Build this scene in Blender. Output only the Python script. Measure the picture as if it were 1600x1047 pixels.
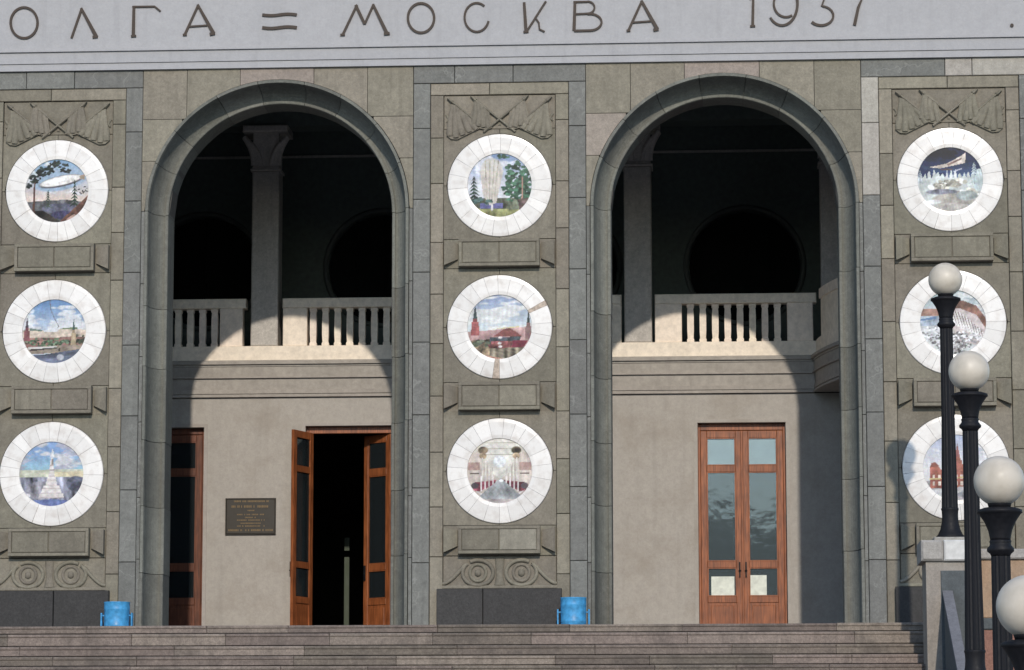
import bpy, bmesh, math, random
import numpy as np
from mathutils import Matrix, Vector
random.seed(7); rng = np.random.default_rng(11)
for o in list(bpy.data.objects): bpy.data.objects.remove(o)
scn = bpy.context.scene
COL = scn.collection

# ------------------------------------------------------------------ camera
CAM = np.array([3.3625, -49.0587, -2.5119]); YAW, PITCH, ROLL, FPX = -0.06447, 0.14225, -0.00073, 5000.0
fw = np.array([math.sin(YAW)*math.cos(PITCH), math.cos(YAW)*math.cos(PITCH), math.sin(PITCH)])
rt = np.array([math.cos(YAW), -math.sin(YAW), 0]); up = np.cross(rt, fw)
rt, up = rt*math.cos(ROLL)+up*math.sin(ROLL), up*math.cos(ROLL)-rt*math.sin(ROLL)
cam = bpy.data.cameras.new('camera'); camo = bpy.data.objects.new('camera', cam); COL.objects.link(camo)
camo.matrix_world = Matrix(((rt[0], up[0], -fw[0], CAM[0]), (rt[1], up[1], -fw[1], CAM[1]), (rt[2], up[2], -fw[2], CAM[2]), (0, 0, 0, 1)))
cam.sensor_width = 36; cam.sensor_fit = 'HORIZONTAL'; cam.lens = FPX/1600*36; cam.clip_end = 6000; cam.clip_start = .5
scn.camera = camo
def at(px, py, Y=0.0):
    """photo pixel -> world point on the plane y = Y"""
    d = rt*(px-800)/FPX - up*(py-523.5)/FPX + fw
    return CAM + d*(Y-CAM[1])/d[1]

# ------------------------------------------------------------------ sky and sun
SUN = Vector((0.100, -1.0, 0.478)).normalized()
w = bpy.data.worlds.new('World'); scn.world = w; w.use_nodes = True
nt = w.node_tree; bg = nt.nodes['Background']
sky = nt.nodes.new('ShaderNodeTexSky'); sky.sky_type = 'NISHITA'; sky.sun_disc = False
sky.sun_elevation = math.asin(SUN.z); sky.sun_rotation = math.radians(180 - 4.6)
sky.air_density = 1.0; sky.dust_density = 0.3; sky.ozone_density = 2.5
nt.links.new(sky.outputs[0], bg.inputs[0]); bg.inputs[1].default_value = 0.15
sl = bpy.data.lights.new('sun', 'SUN'); sl.energy = 2.1; sl.angle = math.radians(0.9); sl.color = (1.0, 0.91, 0.80)
so = bpy.data.objects.new('sun', sl); COL.objects.link(so); so.rotation_euler = SUN.to_track_quat('Z', 'Y').to_euler(); so.location = (10, -60, 40)
vs = scn.view_settings; vs.view_transform = 'Standard'; vs.look = 'None'; vs.gamma = 1; vs.exposure = 0.38; vs.use_curve_mapping = False
scn.render.engine = 'CYCLES'; scn.cycles.max_bounces = 8; scn.cycles.diffuse_bounces = 5
scn.render.resolution_x = 1024; scn.render.resolution_y = 670

# ------------------------------------------------------------------ materials
def lin(c):
    c = np.asarray(c, float)/255
    return tuple(np.where(c <= .04045, c/12.92, ((c+.055)/1.055)**2.4))
MATS = {}
def nodemat(name):
    m = bpy.data.materials.new(name); m.use_nodes = True
    return m, m.node_tree, m.node_tree.nodes['Principled BSDF']
def N(nt, t, **kw):
    n = nt.nodes.new(t)
    for k, v in kw.items(): setattr(n, k, v)
    return n
def stone(name, col, var=.16, hue=.012, stain=.35, stain_col=None, scale=1.0, rough=.85, bump=.25, streak=.3, speck=.16, mott=.13, vein=0):
    """col = linear albedo; per-object tint, blotches, vertical dirt streaks, fine grain"""
    m, nt, bs = nodemat(name); L = nt.links.new
    tc = N(nt, 'ShaderNodeTexCoord'); oi = N(nt, 'ShaderNodeObjectInfo')
    geo = N(nt, 'ShaderNodeNewGeometry')
    sc = N(nt, 'ShaderNodeVectorMath', operation='SCALE'); sc.inputs[0].default_value = (17.3, 11.1, 23.7); L(oi.outputs['Random'], sc.inputs['Scale'])
    ad = N(nt, 'ShaderNodeVectorMath', operation='ADD'); L(geo.outputs['Position'], ad.inputs[0]); L(sc.outputs[0], ad.inputs[1])
    def noise(s, det=6, vec=None, ro=.6):
        n = N(nt, 'ShaderNodeTexNoise'); n.inputs['Scale'].default_value = s*scale; n.inputs['Detail'].default_value = det; n.inputs['Roughness'].default_value = ro
        L((vec or ad).outputs[0], n.inputs['Vector']); return n
    def rng_(n, a, b, c, d):
        r = N(nt, 'ShaderNodeMapRange'); r.inputs[1].default_value = a; r.inputs[2].default_value = b; r.inputs[3].default_value = c; r.inputs[4].default_value = d
        L(n, r.inputs[0]); return r
    blot = noise(1.7); grain = noise(70, 4, ro=.75); med = noise(9, 7); mid = noise(26, 5, ro=.7)
    st = N(nt, 'ShaderNodeMapping'); st.inputs['Scale'].default_value = (5.0, 5.0, .28); L(geo.outputs['Position'], st.inputs[0])
    strk = noise(1.6, 6, st)
    hs = N(nt, 'ShaderNodeHueSaturation'); hs.inputs['Color'].default_value = (*col, 1)
    L(rng_(oi.outputs['Random'], 0, 1, .5-hue, .5+hue).outputs[0], hs.inputs['Hue'])
    vv = N(nt, 'ShaderNodeMath', operation='FRACT'); mm = N(nt, 'ShaderNodeMath', operation='MULTIPLY'); mm.inputs[1].default_value = 7.13
    L(oi.outputs['Random'], mm.inputs[0]); L(mm.outputs[0], vv.inputs[0])
    v0 = rng_(vv.outputs[0], 0, 1, 1-var, 1+var)
    v1 = rng_(med.outputs[0], .3, .7, 1-mott, 1+mott); v3 = rng_(mid.outputs[0], .3, .7, 1-speck, 1+speck); v2 = rng_(grain.outputs[0], .3, .7, 1-speck, 1+speck)
    a = N(nt, 'ShaderNodeMath', operation='MULTIPLY'); b = N(nt, 'ShaderNodeMath', operation='MULTIPLY')
    L(v0.outputs[0], a.inputs[0]); L(v1.outputs[0], a.inputs[1]); L(a.outputs[0], b.inputs[0]); L(v2.outputs[0], b.inputs[1])
    c3 = N(nt, 'ShaderNodeMath', operation='MULTIPLY'); L(b.outputs[0], c3.inputs[0]); L(v3.outputs[0], c3.inputs[1]); L(c3.outputs[0], hs.inputs['Value'])
    mx = N(nt, 'ShaderNodeMixRGB', blend_type='MIX'); mx.inputs['Color2'].default_value = (*(stain_col or tuple(c*.45 for c in col)), 1)
    L(hs.outputs[0], mx.inputs['Color1']); L(rng_(blot.outputs[0], .48, .8, 0, stain).outputs[0], mx.inputs['Fac'])
    m2 = N(nt, 'ShaderNodeMixRGB', blend_type='MIX'); m2.inputs['Color2'].default_value = (*tuple(c*.5 for c in col), 1)
    L(mx.outputs[0], m2.inputs['Color1']); L(rng_(strk.outputs[0], .52, .78, 0, streak).outputs[0], m2.inputs['Fac'])
    outc = m2
    if vein:
        vn = noise(1.1, 4, ro=.55); sb = N(nt, 'ShaderNodeMath', operation='SUBTRACT'); sb.inputs[1].default_value = .5; ab = N(nt, 'ShaderNodeMath', operation='ABSOLUTE')
        L(vn.outputs[0], sb.inputs[0]); L(sb.outputs[0], ab.inputs[0])
        m3 = N(nt, 'ShaderNodeMixRGB', blend_type='MIX'); m3.inputs['Color2'].default_value = (*tuple(c*1.75 for c in col), 1)
        L(m2.outputs[0], m3.inputs['Color1']); L(rng_(ab.outputs[0], 0, .007, vein, 0).outputs[0], m3.inputs['Fac']); outc = m3
    L(outc.outputs[0], bs.inputs['Base Color']); bs.inputs['Roughness'].default_value = rough
    bs.inputs['Specular IOR Level'].default_value = .25
    bp = N(nt, 'ShaderNodeBump'); bp.inputs['Strength'].default_value = bump; bp.inputs['Distance'].default_value = .01
    L(mid.outputs[0], bp.inputs['Height']); L(bp.outputs[0], bs.inputs['Normal'])
    MATS[name] = m; return m
def plain(name, col, rough=.5, metal=0, spec=.5, noise_amt=.15, nscale=12, bump=0):
    m, nt, bs = nodemat(name); L = nt.links.new
    geo = N(nt, 'ShaderNodeNewGeometry'); n = N(nt, 'ShaderNodeTexNoise'); n.inputs['Scale'].default_value = nscale; n.inputs['Detail'].default_value = 6
    L(geo.outputs['Position'], n.inputs['Vector'])
    r = N(nt, 'ShaderNodeMapRange'); r.inputs[1].default_value = .3; r.inputs[2].default_value = .7; r.inputs[3].default_value = 1-noise_amt; r.inputs[4].default_value = 1+noise_amt
    L(n.outputs[0], r.inputs[0]); h = N(nt, 'ShaderNodeHueSaturation'); h.inputs['Color'].default_value = (*col, 1); L(r.outputs[0], h.inputs['Value'])
    L(h.outputs[0], bs.inputs['Base Color']); bs.inputs['Roughness'].default_value = rough; bs.inputs['Metallic'].default_value = metal; bs.inputs['Specular IOR Level'].default_value = spec
    r2 = N(nt, 'ShaderNodeMapRange'); r2.inputs[1].default_value = .3; r2.inputs[2].default_value = .7; r2.inputs[3].default_value = rough*.8; r2.inputs[4].default_value = min(1, rough*1.25)
    L(n.outputs[0], r2.inputs[0]); L(r2.outputs[0], bs.inputs['Roughness'])
    if bump:
        bp = N(nt, 'ShaderNodeBump'); bp.inputs['Strength'].default_value = bump; bp.inputs['Distance'].default_value = .01; L(n.outputs[0], bp.inputs['Height']); L(bp.outputs[0], bs.inputs['Normal'])
    MATS[name] = m; return m
def wood(name, col):
    m, nt, bs = nodemat(name); L = nt.links.new
    tc = N(nt, 'ShaderNodeTexCoord'); mp = N(nt, 'ShaderNodeMapping'); mp.inputs['Scale'].default_value = (22, 22, 1.6); L(tc.outputs['Object'], mp.inputs[0])
    n = N(nt, 'ShaderNodeTexNoise'); n.inputs['Scale'].default_value = 2.2; n.inputs['Detail'].default_value = 7; L(mp.outputs[0], n.inputs['Vector'])
    n2 = N(nt, 'ShaderNodeTexNoise'); n2.inputs['Scale'].default_value = 3; n2.inputs['Detail'].default_value = 5; L(tc.outputs['Object'], n2.inputs['Vector'])
    cr = N(nt, 'ShaderNodeValToRGB'); cr.color_ramp.elements[0].position = .3; cr.color_ramp.elements[1].position = .72
    cr.color_ramp.elements[0].color = (*tuple(c*.5 for c in col), 1); cr.color_ramp.elements[1].color = (*tuple(c*1.25 for c in col), 1)
    L(n.outputs[0], cr.inputs[0]); mx = N(nt, 'ShaderNodeMixRGB', blend_type='MULTIPLY'); mx.inputs[0].default_value = .55
    cr2 = N(nt, 'ShaderNodeValToRGB'); cr2.color_ramp.elements[0].position = .35; cr2.color_ramp.elements[1].position = .6; cr2.color_ramp.elements[0].color = (.45, .4, .4, 1)
    L(n2.outputs[0], cr2.inputs[0]); L(cr.outputs[0], mx.inputs[1]); L(cr2.outputs[0], mx.inputs[2]); L(mx.outputs[0], bs.inputs['Base Color'])
    bs.inputs['Roughness'].default_value = .42; bs.inputs['Specular IOR Level'].default_value = .4
    bp = N(nt, 'ShaderNodeBump'); bp.inputs['Strength'].default_value = .2; bp.inputs['Distance'].default_value = .005; L(n.outputs[0], bp.inputs['Height']); L(bp.outputs[0], bs.inputs['Normal'])
    MATS[name] = m; return m
def glass(name, refl=.22, tint=(.7, .78, .8), dust=.04):
    m = bpy.data.materials.new(name); m.use_nodes = True; nt = m.node_tree; L = nt.links.new
    nt.nodes.remove(nt.nodes['Principled BSDF']); out = nt.nodes['Material Output']
    tr = N(nt, 'ShaderNodeBsdfTransparent'); tr.inputs[0].default_value = (*tint, 1)
    gl = N(nt, 'ShaderNodeBsdfGlossy'); gl.inputs['Roughness'].default_value = .045; gl.inputs['Color'].default_value = (.80, .92, 1.0, 1)
    tc = N(nt, 'ShaderNodeTexCoord'); n = N(nt, 'ShaderNodeTexNoise'); n.inputs['Scale'].default_value = 4.0; L(tc.outputs['Object'], n.inputs['Vector'])
    bp = N(nt, 'ShaderNodeBump'); bp.inputs['Strength'].default_value = .16; bp.inputs['Distance'].default_value = .01; L(n.outputs[0], bp.inputs['Height']); L(bp.outputs[0], gl.inputs['Normal'])
    mx = N(nt, 'ShaderNodeMixShader'); mx.inputs[0].default_value = refl; L(tr.outputs[0], mx.inputs[1]); L(gl.outputs[0], mx.inputs[2]); df = N(nt, 'ShaderNodeBsdfDiffuse'); df.inputs[0].default_value = (.30, .38, .42, 1); m2 = N(nt, 'ShaderNodeMixShader'); m2.inputs[0].default_value = dust
    L(mx.outputs[0], m2.inputs[1]); L(df.outputs[0], m2.inputs[2]); L(m2.outputs[0], out.inputs[0])
    MATS[name] = m; return m

stone('panel_stone', (.198, .178, .138), var=.12, stain=.45, streak=.45)
stone('pale_panel_stone', (.26, .235, .19), var=.05)
stone('strip_stone', (.228, .204, .158), var=.15, hue=.010, streak=.4)
stone('band_stone', (.172, .171, .156), var=.10, hue=.014, stain=.35, streak=.4, vein=.45)
stone('pale_stone', (.36, .335, .29), var=.10, stain=.25)
stone('spandrel_stone', (.226, .202, .158), var=.08, hue=.008, streak=.4, vein=.15)
stone('pink_stone', (.28, .238, .20), var=.06)
stone('cove_stone', (.158, .158, .136), var=.15, hue=.015, stain=.4, streak=.45, vein=.25)
stone('mortar', (.115, .108, .095), var=0)
stone('entablature_plaster', (.365, .36, .365), var=.02, stain=.10, streak=.2, speck=.05, mott=.04)
stone('wall_plaster', (.40, .37, .335), var=0, stain=.5, stain_col=(.24, .20, .155), streak=.22, speck=.07, scale=.8, mott=.06)
stone('gallery_stone', (.86, .76, .645), var=.03, stain=.2, streak=.15, speck=.05)
stone('cornice_plaster', (.37, .34, .305), var=.02, stain=.3, streak=.25, speck=.06)
stone('column_stone', (.50, .465, .43), var=.03, stain=.2)
stone('dark_granite', (.036, .034, .033), var=.15, stain=.2, rough=.55, speck=.3)
stone('step_granite', (.195, .160, .134), var=.25, hue=.012, stain=.7, streak=.6, speck=.3, stain_col=(.05, .045, .042))
stone('paving', (.21, .215, .22), var=.1)
stone('tan_stone', (.36, .25, .16), var=.08, stain=.45, stain_col=(.42, .36, .28))
stone('grey_granite', (.09, .10, .102), var=.05, stain=.3)
stone('pink_granite', (.26, .13, .105), var=.05, speck=.25)
stone('brown_stone', (.27, .235, .205), var=.05, stain=.5, stain_col=(.36, .34, .30))
stone('grey_coping', (.17, .17, .18), var=.05)
stone('coping_stone', (.33, .31, .28), var=.08, stain=.3)
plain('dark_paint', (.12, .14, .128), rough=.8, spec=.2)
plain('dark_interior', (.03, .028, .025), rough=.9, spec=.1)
plain('black_glass', (.006, .007, .007), rough=.7, spec=.1)
plain('window_rim', (.08, .09, .083), rough=.7)
plain('bronze_letter', (.050, .036, .027), rough=.6, spec=.3, noise_amt=.35, nscale=20)
plain('black_iron', (.008, .008, .010), rough=.6, spec=.25, noise_amt=.3, nscale=25, bump=.15)
plain('plaque_bronze', (.030, .025, .018), rough=.5, metal=.2)
plain('gold_letter', (.15, .10, .045), rough=.45, metal=.4)
plain('blue_paint', (.055, .275, .52), rough=.45, spec=.35, noise_amt=.28, nscale=14, bump=.15)
plain('chipped_glaze', (.42, .34, .27), rough=.7, noise_amt=.4, nscale=25)
plain('sun_glare_coping', (.55, .54, .51), rough=.6)
plain('paper', (.72, .76, .68), rough=.9)
plain('pale_curtain', (.46, .52, .54), rough=.9, noise_amt=.12, nscale=5)
plain('slit_light_green', (.055, .07, .045), rough=.7)
wood('door_wood', (.33, .105, .036)); wood('dark_door_wood', (.16, .05, .022))  # second wood is a darker brown, for the left-hand door
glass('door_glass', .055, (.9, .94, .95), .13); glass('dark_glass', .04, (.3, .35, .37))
plain('leaf', (.03, .055, .018), rough=.7)
# glazed white tile and painted majolica
m, nt, bs = nodemat('white_glaze'); L = nt.links.new
oi = N(nt, 'ShaderNodeObjectInfo'); geo = N(nt, 'ShaderNodeNewGeometry'); n = N(nt, 'ShaderNodeTexNoise'); n.inputs['Scale'].default_value = 7; n.inputs['Detail'].default_value = 7
L(geo.outputs['Position'], n.inputs['Vector'])
cr = N(nt, 'ShaderNodeValToRGB'); cr.color_ramp.elements[0].position = .28; cr.color_ramp.elements[0].color = (.63, .58, .53, 1); cr.color_ramp.elements[1].position = .5; cr.color_ramp.elements[1].color = (.75, .715, .67, 1)
L(n.outputs[0], cr.inputs[0]); h = N(nt, 'ShaderNodeHueSaturation'); L(cr.outputs[0], h.inputs['Color'])
r = N(nt, 'ShaderNodeMapRange'); r.inputs[3].default_value = .9; r.inputs[4].default_value = 1.06; L(oi.outputs['Random'], r.inputs[0]); L(r.outputs[0], h.inputs['Value'])
v = N(nt, 'ShaderNodeTexVoronoi', feature='DISTANCE_TO_EDGE'); v.inputs['Scale'].default_value = 11; L(geo.outputs['Position'], v.inputs['Vector'])
r = N(nt, 'ShaderNodeMapRange'); r.inputs[1].default_value = 0; r.inputs[2].default_value = .025; r.inputs[3].default_value = .18; r.inputs[4].default_value = 0; L(v.outputs[0], r.inputs[0])
mx = N(nt, 'ShaderNodeMixRGB'); mx.inputs[2].default_value = (.36, .30, .25, 1); L(r.outputs[0], mx.inputs[0]); L(h.outputs[0], mx.inputs[1])
L(mx.outputs[0], bs.inputs['Base Color']); bs.inputs['Roughness'].default_value = .22; bs.inputs['Specular IOR Level'].default_value = .5
bp = N(nt, 'ShaderNodeBump'); bp.inputs['Strength'].default_value = .2; bp.inputs['Distance'].default_value = .01; L(n.outputs[0], bp.inputs['Height']); L(bp.outputs[0], bs.inputs['Normal'])
MATS['white_glaze'] = m
m, nt, bs = nodemat('majolica_paint'); at_ = N(nt, 'ShaderNodeAttribute', attribute_name='Col'); nt.links.new(at_.outputs['Color'], bs.inputs['Base Color'])
bs.inputs['Roughness'].default_value = .5; bs.inputs['Specular IOR Level'].default_value = .25; MATS['majolica_paint'] = m
# milky lamp globe
m, nt, bs = nodemat('milk_globe'); L = nt.links.new
tc = N(nt, 'ShaderNodeTexCoord'); n = N(nt, 'ShaderNodeTexNoise'); n.inputs['Scale'].default_value = 5; n.inputs['Detail'].default_value = 7; L(tc.outputs['Object'], n.inputs['Vector'])
cr = N(nt, 'ShaderNodeValToRGB'); cr.color_ramp.elements[0].position = .3; cr.color_ramp.elements[0].color = (.46, .41, .33, 1); cr.color_ramp.elements[1].position = .6; cr.color_ramp.elements[1].color = (.60, .54, .45, 1)
L(n.outputs[0], cr.inputs[0]); L(cr.outputs[0], bs.inputs['Base Color']); bs.inputs['Roughness'].default_value = .42; bs.inputs['Specular IOR Level'].default_value = .35; bs.inputs['Subsurface Weight'].default_value = .25; bs.inputs['Subsurface Radius'].default_value = (.1, .09, .08)
MATS['milk_globe'] = m

# ------------------------------------------------------------------ mesh helpers
class MB:
    def __init__(s): s.v = []; s.f = []; s.sm = []
    def add(s, vs, fs, smooth=False):
        k = len(s.v); s.v += [tuple(map(float, p)) for p in vs]; s.f += [tuple(i+k for i in f) for f in fs]; s.sm += [smooth]*len(fs); return s
    def box(s, x0, x1, y0, y1, z0, z1, b=0.0):
        if b <= 0:
            s.add([(x0,y0,z0),(x1,y0,z0),(x1,y1,z0),(x0,y1,z0),(x0,y0,z1),(x1,y0,z1),(x1,y1,z1),(x0,y1,z1)],
                  [(0,3,2,1),(4,5,6,7),(0,1,5,4),(1,2,6,5),(2,3,7,6),(3,0,4,7)])
        else:   # chamfered front (y0) edges
            s.add([(x0+b,y0,z0+b),(x1-b,y0,z0+b),(x1-b,y0,z1-b),(x0+b,y0,z1-b),(x0,y0+b,z0),(x1,y0+b,z0),(x1,y0+b,z1),(x0,y0+b,z1),(x0,y1,z0),(x1,y1,z0),(x1,y1,z1),(x0,y1,z1)],
                  [(0,1,2,3),(0,4,5,1),(1,5,6,2),(2,6,7,3),(3,7,4,0),(4,8,9,5),(5,9,10,6),(6,10,11,7),(7,11,8,4),(8,11,10,9)])
        return s
    def prism(s, poly, y0, y1):
        """poly: list of (x, z) counter-clockwise seen from the front (-y)"""
        n = len(poly)
        s.add([(x, y0, z) for x, z in poly]+[(x, y1, z) for x, z in poly],
              [tuple(range(n)), tuple(range(2*n-1, n-1, -1))]+[((i+1) % n, i, n+i, n+(i+1) % n) for i in range(n)]); return s
    def mono(s, xs, lo, hi, y0, y1):
        """x-monotone slab between curves lo(x) and hi(x), as quads"""
        n = len(xs); vs = []
        for i in range(n): vs += [(xs[i], y0, lo[i]), (xs[i], y0, hi[i]), (xs[i], y1, lo[i]), (xs[i], y1, hi[i])]
        fs = []
        for i in range(n-1):
            a, b = 4*i, 4*i+4
            fs += [(a, b, b+1, a+1), (a+2, a+3, b+3, b+2), (a, a+2, b+2, b), (a+1, b+1, b+3, a+3)]
        fs += [(0, 1, 3, 2), (4*n-4, 4*n-2, 4*n-1, 4*n-3)]
        s.add(vs, fs); return s
    def lathe(s, prof, n=24, cx=0, cy=0, cz=0, smooth=True, flute=0):
        vs = []; fs = []; m = len(prof)
        for i in range(n):
            a = 2*math.pi*i/n
            for r, z in prof:
                rr = r*(1-flute*(i % 2)); vs.append((cx+rr*math.cos(a), cy+rr*math.sin(a), cz+z))
        for i in range(n):
            for j in range(m-1):
                a, b = i*m+j, ((i+1) % n)*m+j; fs.append((a, b, b+1, a+1))
        s.add(vs, fs, smooth)
        s.add([vs[i*m] for i in range(n)], [tuple(range(n-1, -1, -1))]); s.add([vs[i*m+m-1] for i in range(n)], [tuple(range(n))]); return s
    def ridge(s, pts, w, h, y, n=7):
        """half-round raised moulding lying on the plane y, along (x, z) points; w, h per point"""
        vs = []; fs = []; P = np.array(pts, float); m = len(P)
        T = np.gradient(P, axis=0); T /= np.linalg.norm(T, axis=1)[:, None]+1e-9
        for i in range(m):
            nx, nz = T[i][1], -T[i][0]
            for k in range(n):
                a = math.pi*k/(n-1); vs.append((P[i][0]+nx*w[i]*math.cos(a), y-h[i]*math.sin(a), P[i][1]+nz*w[i]*math.cos(a)))
        for i in range(m-1):
            for k in range(n-1): a = i*n+k; fs.append((a, a+n, a+n+1, a+1))
        s.add(vs, fs, True); s.add([vs[k] for k in range(n)], [tuple(range(n))]); s.add([vs[(m-1)*n+k] for k in range(n)], [tuple(range(n-1, -1, -1))]); return s
    def build(s, name, mat, parent=None, loc=None):
        me = bpy.data.meshes.new(name); me.from_pydata(s.v, [], s.f); me.polygons.foreach_set('use_smooth', s.sm)
        bm = bmesh.new(); bm.from_mesh(me); bmesh.ops.recalc_face_normals(bm, faces=bm.faces); bm.to_mesh(me); bm.free()
        me.materials.append(MATS[mat]); o = bpy.data.objects.new(name, me); COL.objects.link(o)
        if parent: o.parent = parent
        if loc is not None: o.location = loc
        return o
def tag(o, label, cat, group=None):
    o['label'] = label; o['category'] = cat
    if group: o['group'] = group
    return o
def empty(name, loc=(0, 0, 0)):
    o = bpy.data.objects.new(name, None); COL.objects.link(o); o.location = loc; o.empty_display_size = .2; return o
def struct(o): o['kind'] = 'structure'; return o
G = .0045    # half joint
def block(x0, x1, z0, z1, y0, y1, mat, parent, name='stone_block', b=.008):
    d = random.uniform(-.004, .004)
    return MB().box(x0+G, x1-G, y0+d, y1, z0+G, z1-G, b).build(name, mat, parent)

# ------------------------------------------------------------------ ground, terrace, stairs
ZF = -0.095; ZG = -5.6; YE = -2.8; XS = 6.42
struct(MB().add([(-2500, -2500, ZG), (2500, -2500, ZG), (2500, 2500, ZG), (-2500, 2500, ZG)], [(0, 1, 2, 3)]).build('ground', 'paving'))
struct(MB().box(-15, 12, YE+.34, 15.5, ZF-1.0, ZF-.002).build('terrace_floor', 'paving'))
stairs = struct(MB().box(-15, XS-.01, YE+.3, YE+.335, ZF-1.2, ZF-.17).build('staircase', 'mortar'))
edges = [0, -.137, -.331, -.491, -.644]
while len(edges) < 13: edges.append(edges[-1]-.155)
y = YE
for k, e in enumerate(edges):
    zt = ZF+e; y1 = YE-.33*(k-1); y0 = y1-.33
    if k < 6:
        x = -8.6-random.random()
        MB().box(-15, x-.004, y0, y1+.06, zt-.19, zt-.003, .012).build('step_stone', 'step_granite', stairs)
        while x < XS:
            x1 = min(XS, x+random.uniform(1.1, 2.4))
            if XS-x1 < .6: x1 = XS
            dy = random.uniform(-.006, .006); dz = random.uniform(-.006, .003)
            hr = (edges[k]-edges[k+1])
            mb = MB().box(x+.003, x1-.003, y0+dy-.024, y1+.06, zt-.048, zt+dz, .012)
            mb.box(x+.003, x1-.003, y0+dy-.010, y1+.055, zt-hr+.030, zt-.049)
            mb.box(x+.004, x1-.004, y0+dy+.02, y1+.05, zt-hr-.03, zt-hr+.029)
            mb.build('step_stone', 'step_granite', stairs); x = x1
    else:
        MB().box(-15, XS, y0, y1+.06, zt-.20, zt, .012).build('step_stone', 'step_granite', stairs)
z1 = ZF+edges[-1]; yl = YE-.33*12
MB().box(-15, XS, -13.0, yl+.02, z1-.4, z1-.155).build('landing', 'paving', stairs)
for f, (ya, za, yb, zb) in enumerate(((-13, z1-.155, -17.2, -3.9), (-20.5, -3.9, -24.7, ZG))):
    nst = 12
    for k in range(nst):
        yy = ya+(yb-ya)*k/nst; zz = za+(zb-za)*(k+1)/nst
        MB().box(-15, XS, yy+(yb-ya)/nst, yy+.02, zz-.3, zz, .01).build('step_stone', 'step_granite', stairs)
    if f == 0: MB().box(-15, XS, -20.5, yb-.01, zb-.3, zb-.003).build('landing', 'paving', stairs)

# ------------------------------------------------------------------ the building
T = tag(empty('river_terminal', (0, 0, 0)), 'grey-green stone terminal facade with two tall arches and a lettered frieze', 'building')
Z0 = ZF-.02; ZC = 6.55; RO = 2.08; RI = 1.78; ZE = 8.82
YC = .95
PIERS = (-7.0, 0.0, 7.0); ARCH = (-3.5, 3.5)
MZ = (6.903, 4.664, 2.419)
XB2, XB1, XP = 1.355, 1.085, .877
# side walls of the building beyond the picture, back, roof
core = MB()
core.box(-15, -8.36, .02, YC, Z0, ZE); core.box(8.36, 12, .02, YC, Z0, ZE)
core.box(-15.4, -15, .0, 15.5, Z0, 11.5); core.box(12, 12.4, .0, 15.5, Z0, 11.5)
core.build('side_wall', 'spandrel_stone', T)
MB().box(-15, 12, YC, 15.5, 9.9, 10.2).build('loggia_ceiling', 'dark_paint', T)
MB().box(-15, 12, 15.5, 15.8, Z0, 11.5).build('rear_wall', 'spandrel_stone', T)

# entablature
en = MB().box(-15.2, 12.2, -.02, YC, 9.18, 11.3).build('entablature', 'entablature_plaster', T)
MB().box(-15.2, 12.2, -.055, YC-.003, ZE, 8.928).build('fascia', 'entablature_plaster', en)
MB().box(-15.2, 12.2, -.075, YC-.003, 8.932, 9.112).build('fascia', 'entablature_plaster', en)
MB().box(-15.2, 12.2, -.110, YC-.003, 9.116, 9.150).box(-15.2, 12.2, -.055, YC-.004, 9.150, 9.18).build('moulding', 'entablature_plaster', en)
MB().box(-15.4, 12.4, -.7, YC, 11.3, 11.7).box(-15.4, 12.4, -.85, 16, 11.7, 11.9).build('cornice', 'entablature_plaster', en)
# letters: strokes in photo pixels (x, y), stroke half widths in pixels
def arc(cx, cy, rx, ry, a0, a1, n=22):
    return [(cx+rx*math.cos(math.radians(a)), cy-ry*math.sin(math.radians(a))) for a in np.linspace(a0, a1, n)]
def letter(strokes):
    mb = MB()
    for i, (pts, hw) in enumerate(strokes):
        P = np.array([at(px, py, -.02)[[0, 2]] for px, py in pts]); n = len(P)
        Tn = np.gradient(P, axis=0) if n > 2 else np.array([P[1]-P[0]]*2); Tn /= np.linalg.norm(Tn, axis=1)[:, None]
        h = np.linspace(hw[0], hw[1], n) if isinstance(hw, tuple) else np.full(n, hw); h = h*.0088
        Lp = [(P[k][0]-Tn[k][1]*h[k], P[k][1]+Tn[k][0]*h[k]) for k in range(n)]; Rp = [(P[k][0]+Tn[k][1]*h[k], P[k][1]-Tn[k][0]*h[k]) for k in range(n)]
        yo = -.045-.0015*i
        vs = []; fs = []
        for k in range(n): vs += [(Lp[k][0], yo, Lp[k][1]), (Rp[k][0], yo, Rp[k][1]), (Lp[k][0], -.018, Lp[k][1]), (Rp[k][0], -.018, Rp[k][1])]
        for k in range(n-1): a, b = 4*k, 4*k+4; fs += [(a, a+1, b+1, b), (a, b, b+2, a+2), (a+1, a+3, b+3, b+1)]
        fs += [(0, 2, 3, 1), (4*n-4, 4*n-3, 4*n-1, 4*n-2)]
        mb.add(vs, fs)
    return mb.build('letter', 'bronze_letter', en)
def wav(x0, x1, y): return [(x, y+1.2*math.sin((x-x0)/(x1-x0)*2*math.pi)) for x in np.linspace(x0, x1, 12)]
def A_(x, y):   # apex position
    letter([([(x, y), (x-21, y+46)], (2.0, 2.2)), ([(x-1, y-1), (x+24, y+44)], (2.2, 3.4)), ([(x-14, y+33.5), (x+14, y+31.5)], 1.5), ([(x-24, y+46.5), (x-18, y+46)], 2), ([(x+18, y+45.5), (x+26, y+44)], 2.6)])
letter([(arc(-49, 40, 12, 14, 90, -90), 2.4), ([(-60, 16), (-60, 62)], 2.6), (arc(-51, 22, 8, 11, 90, -90), 2)])
letter([(arc(38, 36, 21, 24, 0, 360, 40), 2.2)])
letter([([(112, 60), (128, 14)], (2, 2.2)), ([(127, 13), (151, 58)], (2.2, 3.4)), ([(145, 58.5), (153, 57.5)], 2.4)])
letter([([(209.5, 10), (208.5, 57)], (2.4, 3)), ([(207, 11), (242, 10.5), (251, 18)], (1.6, 1.6)), ([(205, 57), (213, 56.5)], 2)])
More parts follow.
